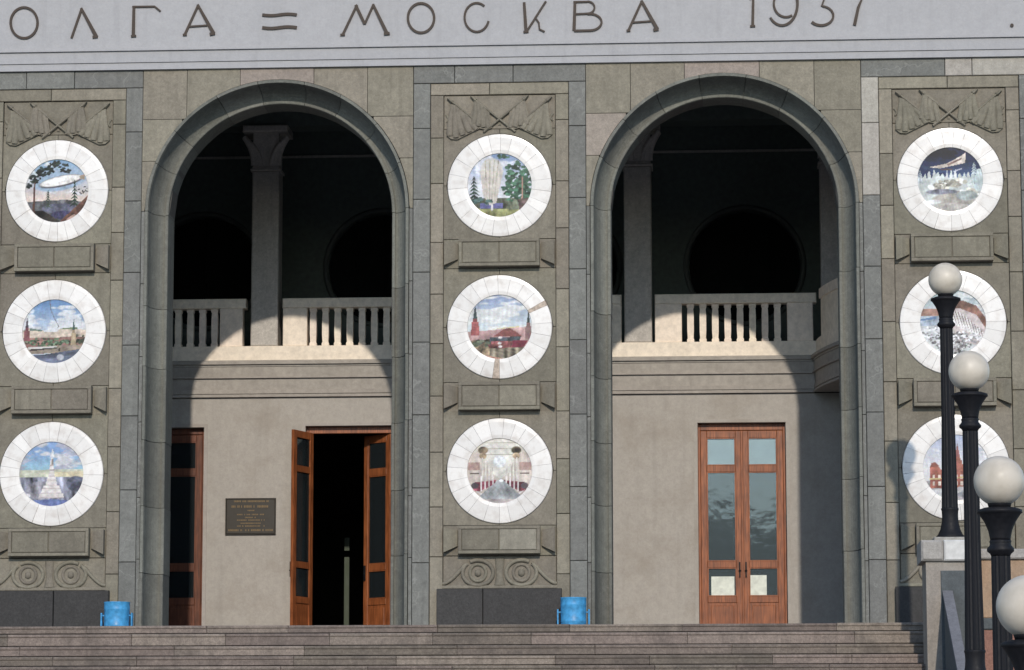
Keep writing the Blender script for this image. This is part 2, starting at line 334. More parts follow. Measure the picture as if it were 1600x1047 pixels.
A_(310, 8.5)
letter([(wav(410, 464, 23.5), 2.6)]); letter([(wav(410, 464, 43.5), 2.8)])
letter([([(558, 8), (536, 54)], (2, 2.2)), ([(556, 8), (570, 38)], 2.6), ([(570, 38), (584, 7)], 1.9), ([(583, 7), (605, 53)], (2.2, 3.2)), ([(532, 55), (539, 54.5)], 2), ([(600, 53.5), (609, 52.5)], 2.5)])
letter([(arc(658, 28.5, 20.5, 23, 0, 360, 40), 2.2)])
letter([(arc(745, 27.5, 19, 22.5, 52, 345, 34), (1.8, 1.9))])
letter([([(819, 4), (822, 50)], (2.4, 3)), ([(853, 2.5), (824, 48)], 1.7), ([(838, 30), (842, 36), (843, 46), (851, 50)], 1.5), ([(818, 50.5), (826, 49.5)], 2)])
letter([([(898.5, 3), (897, 48)], (2.4, 3)), ([(896, 3.5), (918, 3)]+arc(918, 12, 11, 9.5, 88, -88, 12)+[(899, 22.5)], 1.6), ([(918, 22.5)]+arc(922, 35, 18, 13, 88, -88, 14)+[(897, 48.5)], (1.8, 2.0))])
A_(1003, 2)
letter([([(1171, -1), (1177, -5), (1176, 41)], (1.8, 2.6)), ([(1172, 41.5), (1180, 41)], 1.8)])
letter([(arc(1228, 6, 19, 21, 300, 30, 30), 1.9), (arc(1222, 6, 24, 34, 30, -140, 30), (2.6, 1.9))])
letter([([(1268, -14), (1292, -14), (1284, 10)]+arc(1283, 25, 19, 15, 80, -140, 24), (1.6, 2.4))])
letter([([(1310, -10), (1351, -12), (1341, 12), (1335, 40)], (1.8, 3))])
letter([(arc(1581, 40, 1.6, 1.6, 0, 360, 12), 1.4)])

# piers ----------------------------------------------------------------
def corner_piece(cx, cz, xa, xb, za, zb, R, top, mat, parent):
    """piece of the rectangle xa..xb / za..zb outside the disc round (cx, cz), upper or lower side"""
    xs = np.linspace(xa+G, xb-G, 26); d = np.sqrt(np.maximum(R*R-(xs-cx)**2, 0)); d = np.where(np.abs(xs-cx) >= R, 0.0, d)
    if top: lo = np.minimum(cz+d+(d == 0)*G, zb-G-.002); hi = np.full(26, zb-G)
    else: lo = np.full(26, za+G); hi = np.maximum(cz-d-(d == 0)*G, za+G+.002)
    MB().mono(xs, lo, hi, .040+random.uniform(-.003, .003), .095).build('stone_block', mat, parent)
def cuts(z0, z1, step, jit, off=0):
    out = [z0]; z = z0+off
    while z < z1-step*.55:
        if z > z0+.3: out.append(z+random.uniform(-jit, jit))
        z += step
    return out+[z1]
for pi, X in enumerate(PIERS):
    P = MB().box(X-XB2+.004, X+XB2-.004, .10, YC, Z0, ZE-.004).build('pier', 'mortar', T)
    # outer blue-grey bands and the top band
    for s in (-1, 1):
        zs = cuts(Z0, 8.535, 1.132, .02, off=.02 if s > 0 else 0)
        zs = [Z0]+[z+.0 for z in zs[1:]]
        for a, b in zip(zs[:-1], zs[1:]):
            pale = (pi == 2 and s < 0 and a > 6.6)
            x0, x1 = sorted((X+s*XB1, X+s*XB2)); block(x0, x1, a, b, -.005, .1, 'pale_stone' if pale else 'band_stone', P)
        zs = [Z0]+[.95+random.uniform(-.15, .2)]
        while zs[-1] < 7.2: zs.append(zs[-1]+random.uniform(.72, 1.02))
        zs.append(8.345)
        for a, b in zip(zs[:-1], zs[1:]):
            x0, x1 = sorted((X+s*XP, X+s*XB1)); block(x0, x1, a, b, .012, .1, 'strip_stone', P)
    xc = [X-XB2, X-.55+random.uniform(-.2, .2), X+.35+random.uniform(-.2, .2), X+XB2]
    if pi == 2: xc = [X-XB2, X-.05, X+.37, X+XB2]
    for i, (a, b) in enumerate(zip(xc[:-1], xc[1:])):
        block(a, b, 8.535, ZE, -.005, .1, 'pale_stone' if pi == 2 and i > 0 else 'band_stone', P)
    xm = X+random.uniform(-.4, .4)
    for a, b in ((X-XB1, xm), (xm, X+XB1)): block(a, b, 8.345, 8.535, .012, .1, 'strip_stone', P)
    # recessed panel stones round the medallions and between them
    block(X-XP, X+XP, 7.80, 8.345, .045, .1, 'panel_stone', P)
    tops = (7.80, 5.585, 3.35); bots = (6.05, 3.80, 1.575)
    for cz, zt, zb in zip(MZ, tops, bots):
        for s in (-1, 1):
            xa, xb = sorted((X, X+s*XP))
            corner_piece(X, cz, xa, xb, cz, zt, .825, True, 'panel_stone', P); corner_piece(X, cz, xa, xb, zb, cz, .825, False, 'panel_stone', P)
        zcb = zb-.465 if zb > 2 else 1.105
        for a, b in ((X-XP, X-.02), (X-.02, X+XP)): block(a, b, zcb, zb, .045, .1, 'panel_stone', P)
    block(X-XP, X+XP, .60, 1.105, .045, .1, 'panel_stone', P)
    # cartouches
    for zb in bots:
        z1c, z0c = zb-.015, zb-.445
        tilt = random.uniform(-.004, .004)
        ca = MB().box(X-.63, X+.63, -.075, .042, z0c, z1c).build('cartouche', 'panel_stone', T)
        f_ = .05; g = .006
        for xa, xb, zA, zB in ((X-.63, X+.63, z0c, z0c+f_), (X-.63, X+.63, z1c-f_, z1c), (X-.63, X-.63+f_, z0c+f_, z1c-f_), (X+.63-f_, X+.63, z0c+f_, z1c-f_)):
            MB().box(xa, xb, -.110, -.074, zA, zB, .006).build('border', 'panel_stone', ca)
        for xa, xb in ((X-.63+f_+g, X-g), (X+g, X+.63-f_-g)):
            MB().box(xa, xb, -.104+random.uniform(-.006, .006), -.074, z0c+f_+g, z1c-f_-g, .010).build('inner_panel', 'pale_panel_stone' if (pi, zb) == (1, bots[2]) and xa > X else 'panel_stone', ca)
        for s in (-1, 1):     # folded ribbon ends, dropping back towards the block
            xi, xo = X+s*.650, X+s*.858
            vs = [(xi, .000, z0c+.125), (xo, -.085, z0c+.025), (xo, -.085, z1c-.02), (xi, .000, z1c-.06), (xi, .043, z0c+.125), (xo, .043, z0c+.025), (xo, .043, z1c-.02), (xi, .043, z1c-.06)]
            MB().add(vs, [(0, 1, 2, 3), (7, 6, 5, 4), (0, 4, 5, 1), (1, 5, 6, 2), (2, 6, 7, 3), (3, 7, 4, 0)]).build('ribbon_end', 'panel_stone', ca)
    # relief of crossed flags
    fl = MB().box(X-.02, X+.02, .03, .044, 7.86, 7.90).build('flag_relief', 'panel_stone', T)
    for s in (-1, 1):
        def F(pts): return [(X+s*(px-781)*.0099, 8.345-(py-147)*.0099) for px, py in pts]
        mb = MB(); mb.ridge(F([(700, 153), (742, 188)]), [.022]*2, [.062]*2, .046); mb.ridge(F([(698, 152), (706, 158)]), [.006, .034], [.07]*2, .046); mb.build('flag_pole', 'panel_stone', fl)
        mb = MB(); yy = .046 if s > 0 else .040
        mb.ridge(F([(738, 152), (806, 207)]), [.022]*2, [.060]*2, yy); mb.ridge(F([(735, 149), (743, 156)]), [.006, .034], [.07]*2, yy); mb.build('flag_pole', 'panel_stone', fl)
        def cloth(outline, folds):
            mb = MB().prism(F(outline) if s > 0 else F(outline)[::-1], .0, .046)
            for a, b, w0, w1, h in folds:
                A, B = np.array(a, float), np.array(b, float); n = 9; pts = []
                bow = random.uniform(-2.5, 2.5)
                for t in np.linspace(0, 1, n):
                    p = A+(B-A)*t; pts.append((p[0]+bow*math.sin(t*math.pi), p[1]))
                t = np.linspace(0, 1, n); ww = (w0+(w1-w0)*t)*.0099; hh = h*(.35+.65*t); hh[-1] *= .8; ww[-1] *= .75
                mb.ridge(F(pts), list(ww), list(hh), .004)
            mb.build('flag', 'panel_stone', fl)
        cloth([(704, 161), (716, 166), (731, 180), (749, 202), (738, 207), (728, 212), (714, 219), (704, 218), (697, 212), (698, 196), (703, 178)], [((707, 163), (702, 213), 3, 6, .032), ((709, 164), (712, 216), 3, 6.5, .05), ((714, 168), (723, 212), 3.5, 6.5, .046), ((719, 172), (734, 207), 3.5, 6, .04), ((726, 178), (745, 203), 3, 5.5, .032)])
        cloth([(741, 154), (752, 159), (764, 170), (769, 201), (760, 204), (748, 201), (735, 197), (733, 186), (738, 168)], [((743, 158), (738, 196), 3, 5.5, .032), ((746, 158), (747, 198), 3.5, 5.5, .046), ((752, 163), (756, 200), 3.5, 5.5, .04), ((758, 168), (764, 201), 3, 4.5, .032)])
        # ragged side of the outer flag
        mb = MB(); mb.ridge(F([(696, 178), (701, 184), (697, 190)]), [.02, .03, .012], [.03]*3, .046); mb.build('flag', 'panel_stone', fl)
    # scroll relief over the plinth
    sc = MB().box(X-.90, X+.90, .012, .046, .600, .650, .01).build('scroll_relief', 'panel_stone', T)
    for s in (-1, 1):
        t = np.linspace(0, 1, 22)
        cx, cz = X+s*.335, .845
        tail = [(X+s*(.88-.34*q), .675+.30*(q**1.6)) for q in t]
        ring = [(cx+s*.235*math.cos(a), cz+.195*math.sin(a)) for a in np.radians(np.linspace(48, -300, 56))]
        pts = tail[:-2]+ring; n = len(pts); MB().ridge(pts, list(np.linspace(.030, .034, n)), [.045]*n, .046).build('volute', 'panel_stone', sc)
        ring2 = [(cx+s*.125*math.cos(a), cz+.128*math.sin(a)) for a in np.linspace(0, 2*math.pi, 36)]
        MB().ridge(ring2, [.026]*36, [.03]*36, .046).build('volute', 'panel_stone', sc)
        e = [(cx, cz-.055), (cx, cz-.03), (cx, cz+.03), (cx, cz+.055)]
        MB().ridge(e, [.02, .05, .05, .02], [.02, .05, .05, .02], .046).build('volute_eye', 'panel_stone', sc)
    MB().ridge([(X, .655), (X, .8), (X, 1.06)], [.085, .055, .075], [.04]*3, .046).build('stem', 'panel_stone', sc)
    # dark granite plinth
    pl = MB().box(X-.955, X+.955, -.03, .006, Z0, .56).build('plinth', 'mortar', T)
    xm = X-.25 if pi == 1 else X+.1  # plinth joint
    for a, b in ((X-.965, xm), (xm, X+.965)): block(a, b, Z0-.005, .598, -.11, -.025, 'dark_granite', pl)

# arches ---------------------------------------------------------------
def arch_path(s):
    """s in metres along left jamb, arch, right jamb -> centre-based (unit radial x, unit radial z, base z)"""
    h = ZC-Z0; La = math.pi*RO
    if s < h: return (-1, 0, Z0+s)
    if s < h+La: a = math.pi-(s-h)/RO; return (math.cos(a), math.sin(a), ZC)
    return (1, 0, ZC-(s-h-La))
HJ = ZC-Z0; LTOT = 2*HJ+math.pi*RO
prof = [(RO, .10), (RO, -.030), (RO-.045, -.030), (RO-.050, -.002)]
for tt in np.linspace(0, math.pi/2, 9): prof.append((RO-.056-.195*(1-math.cos(tt)), .015+.415*math.sin(tt)))
prof += [(RI+.048, .385), (RI+.010, .383), (RI, .395)]
prof2 = [(RI, .395), (RI, YC)]
for X in ARCH:
    c = MB()
    xs0, xs1 = X-3.5+XB2+.001, X+3.5-XB2-.001
    RW = RO-.10
    for sgn in (-1, 1):
        xa, xb = sorted((X+sgn*(3.5-XB2-.001), X+sgn*RI*1.002))
        c.box(xa, xb, .46, YC-.002, Z0, ZC)
    xs = np.linspace(X-RI*1.002, X+RI*1.002, 61); lo = ZC+np.sqrt(np.maximum((RI*1.002)**2-(xs-X)**2, 0))
    c.mono(xs, lo, np.full(61, ZE-.004), .46, YC-.002)
    for sgn in (-1, 1):
        xa, xb = sorted((X+sgn*(3.5-XB2-.001), X+sgn*RI*1.002)); c.box(xa, xb, .46, YC-.002, ZC, ZE-.004)
    # rebate behind the moulding
    c.box(xs0, X-RO+.002, .10, .46, Z0, ZC); c.box(X+RO-.002, xs1, .10, .46, Z0, ZC)
    xs = np.linspace(X-RO+.001, X+RO-.001, 81); lo = ZC+np.sqrt(np.maximum(RO**2-(xs-X)**2, 0)); c.mono(xs, lo, np.full(81, ZE-.004), .10, .46)
    c.box(xs0, X-RO+.002, .10, .46, ZC, ZE-.004); c.box(X+RO-.002, xs1, .10, .46, ZC, ZE-.004)
    S = c.build('arch_surround', 'mortar', T)
    # voussoirs: concave moulding in separate stones
    ss = [0]
    while ss[-1] < HJ-.7: ss.append(ss[-1]+random.uniform(.95, 1.2))
    ss[-1] = HJ
    na = 9; ss += [HJ+math.pi*RO*(k+random.uniform(-.12, .12))/na for k in range(1, na)]+[HJ+math.pi*RO]
    b = [HJ+math.pi*RO]
    while b[-1] < LTOT-.7: b.append(b[-1]+random.uniform(.95, 1.2))
    b[-1] = LTOT; ss += b[1:]
    for a, e in zip(ss[:-1], ss[1:]):
        curved = e > HJ+.01 and a < HJ+math.pi*RO-.01
        n = 14 if curved else 2
        vs = []; fs = []; PR = prof+prof2[1:]; m = len(PR); dd = random.uniform(-.004, .004)
        for k in range(n):
            s_ = a+.004+(e-a-.008)*k/(n-1); ux, uz, bz = arch_path(s_)
            for r, yy in PR: vs.append((X+ux*(r-dd), yy-dd, bz+uz*(r-dd)))
        for k in range(n-1):
            for j in range(m-1): q = k*m+j; fs.append((q, q+1, q+m+1, q+m))
        mb = MB().add(vs, fs)
        for k in (0, n-1): mb.add([vs[k*m+j] for j in range(m)], [tuple(range(m))])
        o = mb.build('voussoir', 'cove_stone', S)
    # spandrel stones
    RS = RO+.008
    def sp(xa, xb, za, zb, mat='spandrel_stone'):
        xs = np.unique(np.concatenate([np.linspace(xa+G, xb-G, 30), np.clip(X-RS+np.linspace(-.01, .25, 24), xa+G, xb-G), np.clip(X+RS-np.linspace(-.01, .25, 24), xa+G, xb-G)])); d = np.sqrt(np.maximum(RS*RS-(xs-X)**2, 0)); lo = np.where(np.abs(xs-X) < RS, np.maximum(ZC+d, za+G), za+G); hi = np.full(len(xs), zb-G)
        ok = hi-lo > .003
        if not ok.any(): return
        xs, lo, hi = xs[ok], lo[ok], hi[ok]
        if len(xs) < 2: return
        MB().mono(xs, lo, hi, -.004+random.uniform(-.004, .004), .10).build('stone_block', mat, S)
    rows = (ZC, 7.35, 8.02, ZE)
    xo0, xo1 = X-3.5+XB2, X+3.5-XB2
    tx = [xo0, xo0+.70, X-.60, X+.57, X+1.42, xo1]
    for i, (a, b) in enumerate(zip(tx[:-1], tx[1:])): sp(a, b, rows[2], rows[3], 'pink_stone' if i == 2 else 'spandrel_stone')
    for za, zb, mm in ((rows[1], rows[2], 'pink_stone' if X > 0 else 'spandrel_stone'), (rows[0], rows[1], 'spandrel_stone')):
        sp(xo0, X-.5, za, zb, mm); sp(X+.5, xo1, za, zb)
    zs = cuts(Z0, ZC, 1.1, .1)
    for a, b in zip(zs[:-1], zs[1:]):
        block(xo0, X-RO-.004, a, b, -.002, .10, 'band_stone', S, b=.003); block(X+RO+.004, xo1, a, b, -.002, .10, 'band_stone', S, b=.003)

# loggia ---------------------------------------------------------------
YW = 5.8
def doorhole(x0, x1, top): return (x0, x1, top)
holes = [(-7.05, -5.545, 3.79), (-3.77, -2.24, 3.80), (3.02, 4.53, 3.80)]
wl = MB(); xs = [-15]+[v for h in holes for v in h[:2]]+[12]
for i in range(0, len(xs), 2): wl.box(xs[i], xs[i+1], YW, YW+.35, ZF-.01, 4.30)
for a, b, t in holes: wl.box(a, b, YW, YW+.35, t, 4.30)
wall = wl.build('loggia_wall', 'wall_plaster', T)
for a, b, t in holes:      # thin raised plaster architrave round each doorway
    fr = MB(); fr.box(a-.065, a-.002, YW-.018, YW-.002, ZF, t+.06).box(b+.002, b+.065, YW-.018, YW-.002, ZF, t+.06).box(a-.002, b+.002, YW-.018, YW-.002, t+.002, t+.06); fr.build('architrave', 'wall_plaster', wall)
# entrance hall behind
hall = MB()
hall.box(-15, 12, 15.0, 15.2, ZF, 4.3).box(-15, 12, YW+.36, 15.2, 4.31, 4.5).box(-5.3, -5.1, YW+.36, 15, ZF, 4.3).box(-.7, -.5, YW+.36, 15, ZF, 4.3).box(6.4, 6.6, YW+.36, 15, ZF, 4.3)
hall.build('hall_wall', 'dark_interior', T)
p = at(545, 840, 9.5); q = at(545, 862, 9.5); h_ = MB()
h_.box(p[0]-.08, p[0]+.01, 9.5, 9.58, ZF+.15, q[2]-.1).box(p[0]-.08, p[0]+.01, 9.5, 9.58, q[2]+.02, p[2]).build('slit_light_post', 'slit_light_green', T)  # greenish upright standing in for a slit of light glimpsed in the hall
# gallery slab with cornice mouldings, straight then turning forward at the right end
crn = [(5.8, 4.955, 5.21), (5.74, 4.93, 4.955), (5.70, 4.88, 4.93), (5.74, 4.845, 4.88), (5.755, 4.665, 4.842), (5.725, 4.640, 4.665), (5.77, 4.44, 4.638), (5.755, 4.37, 4.438), (5.775, 4.345, 4.368), (5.745, 4.31, 4.343)]
path = [(5.07, 0.0), (5.10, -.35), (5.17, -.75), (5.28, -1.2), (5.44, -1.75), (5.62, -2.3), (5.85, -3.0), (6.05, -3.7)]
for i, (yf, za, zb) in enumerate(crn):
    d = YW-yf; name = 'gallery_parapet_base' if i == 0 else 'gallery_moulding'; mt = 'gallery_stone' if i == 0 else 'cornice_plaster'
    mb = MB().box(-15, 5.07-d, yf, YW+.33, za, zb)
    P = np.array(path); Tn = np.gradient(P, axis=0); Tn /= np.linalg.norm(Tn, axis=1)[:, None]
    L_ = [(p[0]+t[1]*d, p[1]+YW-t[0]*d) for p, t in zip(P, Tn)]; L_[0] = (5.07-d, YW-d)
    vs = []; fs = []
    for (x, yv) in L_: vs += [(x, yv, za), (x, yv, zb), (9.5, yv, za), (9.5, yv, zb)]
    for k in range(len(L_)-1): a, b = 4*k, 4*k+4; fs += [(a, a+1, b+1, b), (a, b, b+2, a+2), (a+1, a+3, b+3, b+1)]
    fs += [(0, 2, 3, 1), (4*len(L_)-4, 4*len(L_)-3, 4*len(L_)-1, 4*len(L_)-2)]
    mb.add(vs, fs); mb.build(name, mt, T)
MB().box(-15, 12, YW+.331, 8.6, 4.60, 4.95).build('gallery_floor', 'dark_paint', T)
# balustrade
bal = MB().box(-15, -4.84, YW+.03, YW+.27, 5.885, 6.055, .015).box(-4.20, 1.72, YW+.03, YW+.27, 5.885, 6.055, .015).box(2.30, 5.09, YW+.03, YW+.27, 5.885, 6.055, .015).build('balustrade', 'gallery_stone', T)
def solid(a, b): MB().box(a, b, YW+.04, YW+.26, 5.212, 5.884, .01).build('parapet_block', 'gallery_stone', bal)
bp_ = [(-.062, 0), (-.062, .05), (-.050, .075), (-.057, .20), (-.057, .47), (-.050, .60), (-.062, .625), (-.062, .67)]
def baluster(x):
    mb = MB(); vs = []; fs = []; m = len(bp_)
    for z_i, (r, z) in enumerate(bp_):
        vs += [(x+r, YW+.15+r, 5.213+z), (x-r, YW+.15+r, 5.213+z), (x-r, YW+.15-r, 5.213+z), (x+r, YW+.15-r, 5.213+z)]
    for k in range(m-1):
        for j in range(4): fs.append((4*k+j, 4*k+(j+1) % 4, 4*k+4+(j+1) % 4, 4*k+4+j))
    mb.add(vs, fs); mb.build('baluster', 'gallery_stone', bal)
solid(2.30, 2.765); solid(4.585, 5.03)
for k in range(8): baluster(2.915+.2145*k)
solid(-4.19, -3.765)
for k in range(14): baluster(-3.665+.2145*k)
solid(-.62, -.2); solid(1.50, 1.72)
solid(-5.30, -4.90)
for k in range(13): baluster(-5.40-.2145*k)
for k in range(8): baluster(-.1+.2145*k)
# curved rail on the forward gallery
P = np.array(path[1:]); Tn = np.gradient(P, axis=0); Tn /= np.linalg.norm(Tn, axis=1)[:, None]
def ribbon(d0, d1, za, zb, name, mt):
    vs = []; fs = []
    for p, t in zip(P, Tn):
        for d, z in ((d0, za), (d0, zb), (d1, zb), (d1, za)): vs.append((p[0]+.14-t[1]*d, p[1]+YW+t[0]*d, z))
    n = len(P)
    for k in range(n-1):
        for j in range(4): a = 4*k+j; b = 4*k+(j+1) % 4; fs.append((a, b, b+4, a+4))
    fs += [(0, 1, 2, 3), (4*n-4, 4*n-1, 4*n-2, 4*n-3)]
    MB().add(vs, fs).build(name, mt, bal)
ribbon(-.12, .12, 5.885, 6.055, 'handrail', 'gallery_stone')
ribbon(-.09, .09, 5.212, 5.884, 'parapet_block', 'gallery_stone')
# gallery columns with capitals
for x in (-4.517, 2.01, 5.42):
    hw = .238
    cmb = MB().box(x-hw, x+hw, YW+.02, YW+.50, 5.212, 8.32, .02)
    co = cmb.build('column', 'column_stone', T)
    cp = MB()
    for z0_, z1_, g in ((8.321, 8.36, .03), (8.36, 8.40, .0)): cp.box(x-hw-g, x+hw+g, YW+.02-g, YW+.5+g, z0_, z1_, .008)
    cp.box(x-hw*.95, x+hw*.95, YW+.04, YW+.48, 8.4, 9.0); cp.box(x-hw-.16, x+hw+.16, YW-.12, YW+.62, 9.0, 9.12, .02)
    cp.build('capital', 'column_stone', co)
    for s in (-1, 1):
        for k in range(3):
            t = np.linspace(0, 1, 10); xx = x+s*(.10+.12*k*.5+.16*t**2.2); zz = 8.42+t*(.38+.06*k)
            MB().ridge(list(zip(xx, zz)), [.05]*10, list(.03+.10*t**2), YW+.045).build('acanthus_leaf', 'column_stone', co)
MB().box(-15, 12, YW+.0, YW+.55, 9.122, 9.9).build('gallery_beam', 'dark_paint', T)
# gallery back wall with round windows
YB = 8.6
bw = MB(); RW = 1.02
wins = [(-9.3, 7.0), (-6.05, 7.0), (-2.72, 7.03), (.55, 7.0), (3.89, 7.0), (7.1, 7.0)]
xe = -15
for cx, cz in wins:
    bw.box(xe, cx-RW, YB, YB+.3, 4.6, 9.9)
    xs = np.linspace(cx-RW, cx+RW, 49); d = np.sqrt(np.maximum(RW*RW-(xs-cx)**2, 0))
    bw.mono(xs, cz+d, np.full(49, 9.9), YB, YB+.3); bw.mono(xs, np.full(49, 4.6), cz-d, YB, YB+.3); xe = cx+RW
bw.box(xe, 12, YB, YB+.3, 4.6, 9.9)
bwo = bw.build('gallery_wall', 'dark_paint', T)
for cx, cz in wins:
    rg = [(cx+(RW+.05)*math.cos(a), cz+(RW+.05)*math.sin(a)) for a in np.linspace(0, 2*math.pi, 60)]
    rw = MB().ridge(rg, [.05]*60, [.05]*60, YB).build('round_window', 'window_rim', T)
    gp = [(cx+RW*.99*math.cos(a), cz+RW*.99*math.sin(a)) for a in np.linspace(0, 2*math.pi, 48, endpoint=False)]
    MB().prism(gp, YB+.2, YB+.21).build('pane', 'black_glass', rw)
    for k in (-1, 0, 1):
        d = math.sqrt(RW*RW-(k*.5)**2)-.01
        MB().box(cx+k*.5-.025, cx+k*.5+.025, YB+.15, YB+.19, cz-d, cz+d).build('glazing_bar', 'black_glass', rw)
MB().box(-15, 12, YB-.05, YB-.002, 9.10, 9.14).build('string_course', 'column_stone', T)

# doors ----------------------------------------------------------------
RZ = [3.675, 3.555, 3.075, 2.965, 1.425, 1.315, .825, .715, ZF+.02]     # top of leaf, then rails and openings downwards
def leaf(x0, x1, y, wood_m, gl, hinge, ang, papers=(), curtain=False, astragal=0):
    """door leaf between x0 and x1, hinged at x = hinge, swung by ang degrees (+ = towards -y for left hinge)"""
    wl_ = x1-x0; ox = hinge
    a0, a1 = x0-ox, x1-ox; st = .105
    mb = MB(); t0, t1 = -.028, .028
    mb.box(a0, a0+st, t0, t1, RZ[-1], RZ[0], .006); mb.box(a1-st, a1, t0, t1, RZ[-1], RZ[0], .006)
    for zt, zb in ((RZ[0], RZ[1]), (RZ[2], RZ[3]), (RZ[4], RZ[5]), (RZ[6], RZ[7]), (ZF+.12, RZ[8])): mb.box(a0+st+.001, a1-st-.001, t0+.004, t1-.004, zb, zt, .006)
    o = mb.build('door', wood_m, T); o.location = (hinge, y, 0); o.rotation_euler.z = math.radians(ang)
    MB().box(a0+st, a1-st, -.008, .008, ZF+.12, RZ[7]).box(a0+st+.05, a1-st-.05, -.018, .018, ZF+.17, RZ[7]-.05, .008).build('bottom_panel', wood_m, o)
    for zt, zb in ((RZ[1], RZ[2]), (RZ[3], RZ[4]), (RZ[5], RZ[6])):
        MB().box(a0+st, a1-st, -.003, .003, zb, zt).build('pane', gl, o)
        bd = MB(); g = .018
        bd.box(a0+st, a0+st+g, -.022, -.004, zb, zt).box(a1-st-g, a1-st, -.022, -.004, zb, zt).box(a0+st+g, a1-st-g, -.022, -.004, zb, zb+g).box(a0+st+g, a1-st-g, -.022, -.004, zt-g, zt); bd.build('glazing_bead', wood_m, o)
    if curtain: MB().box(a0+st+.005, a1-st-.005, .012, .016, RZ[2]+.004, RZ[1]-.03).build('curtain', 'pale_curtain', o)
    for (u0, u1, w0, w1) in papers: MB().box(a0+u0, a0+u1, -.007, -.005, w0, w1).build('paper', 'paper', o)
    if astragal: MB().box(astragal-ox-.022, astragal-ox+.022, -.045, -.029, RZ[-1], RZ[0], .008).build('astragal', wood_m, o)
    hz = 1.25; hx = a1-.05 if abs(a0) < abs(a1) else a0+.05
    MB().lathe([(.004, 0), (.022, .0), (.022, .02), (.012, .025), (.012, .06), (.004, .06)], 10, hx, -.05, hz).box(hx-.012, hx+.012, -.06, -.029, hz-.1, hz+.16).build('handle', 'black_iron', o)
    return o
def frame(a, b, t, y, wd):
    MB().box(a+.002, a+.045, y-.04, y+.05, ZF, t-.005, .006).box(b-.045, b-.002, y-.04, y+.05, ZF, t-.005, .006).box(a+.045, b-.045, y-.04, y+.05, RZ[0]+.006, t-.005, .006).build('door_frame', wd, T)
yd = YW+.16
frame(3.02, 4.53, 3.80, yd, 'door_wood')
xm = 3.775
leaf(3.067, xm-.003, yd, 'door_wood', 'door_glass', 3.067, 0, papers=((.165, .56, RZ[6]+.01, RZ[6]+.34),), curtain=True)
leaf(xm+.003, 4.483, yd, 'door_wood', 'door_glass', 4.483, 0, papers=((.10, .40, RZ[6]+.01, RZ[6]+.36),), curtain=True, astragal=xm)
frame(-3.77, -2.24, 3.80, yd, 'door_wood')
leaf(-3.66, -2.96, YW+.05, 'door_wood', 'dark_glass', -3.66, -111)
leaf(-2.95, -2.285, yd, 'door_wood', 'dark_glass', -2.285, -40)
frame(-7.05, -5.545, 3.79, yd, 'dark_door_wood')
leaf(-7.0, -6.30, yd, 'dark_door_wood', 'dark_glass', -7.0, 0); leaf(-6.294, -5.592, yd, 'dark_door_wood', 'dark_glass', -5.592, 0, astragal=-6.297)

# ------------------------------------------------------------------ bronze wall plaque
a, b = at(354, 780, YW), at(430, 834, YW)
pq = tag(empty('wall_plaque', ((a[0]+b[0])/2, YW, (a[2]+b[2])/2)), 'dark bronze plaque with rows of small gilt lettering on loggia wall', 'plaque')
W2, H2 = (b[0]-a[0])/2, (a[2]-b[2])/2
MB().box(-W2, W2, -.035, -.003, -H2, H2, .01).build('plate', 'plaque_bronze', pq)
fr = MB().box(-W2-.012, -W2, -.045, -.002, -H2-.012, H2+.012).box(W2, W2+.012, -.045, -.002, -H2-.012, H2+.012).box(-W2, W2, -.045, -.002, -H2-.012, -H2).box(-W2, W2, -.045, -.002, H2, H2+.012); fr.build('frame', 'plaque_bronze', pq)
for zc, half, hh in ((.86, .74, .05), (.56, .78, .065), (.33, .12, .035), (.10, .55, .035), (-.07, .22, .035), (-.22, .55, .035), (-.40, .40, .035), (-.56, .55, .035), (-.80, .90, .055)):
    mb = MB(); x = -half*W2
    while x < half*W2:
        wd = random.uniform(.011, .022); 
        if random.random() > .16: mb.box(x, x+wd, -.0375, -.034, zc*H2-hh*H2, zc*H2+hh*H2)
        x += wd+.007
    mb.build('inscription', 'gold_letter', pq)

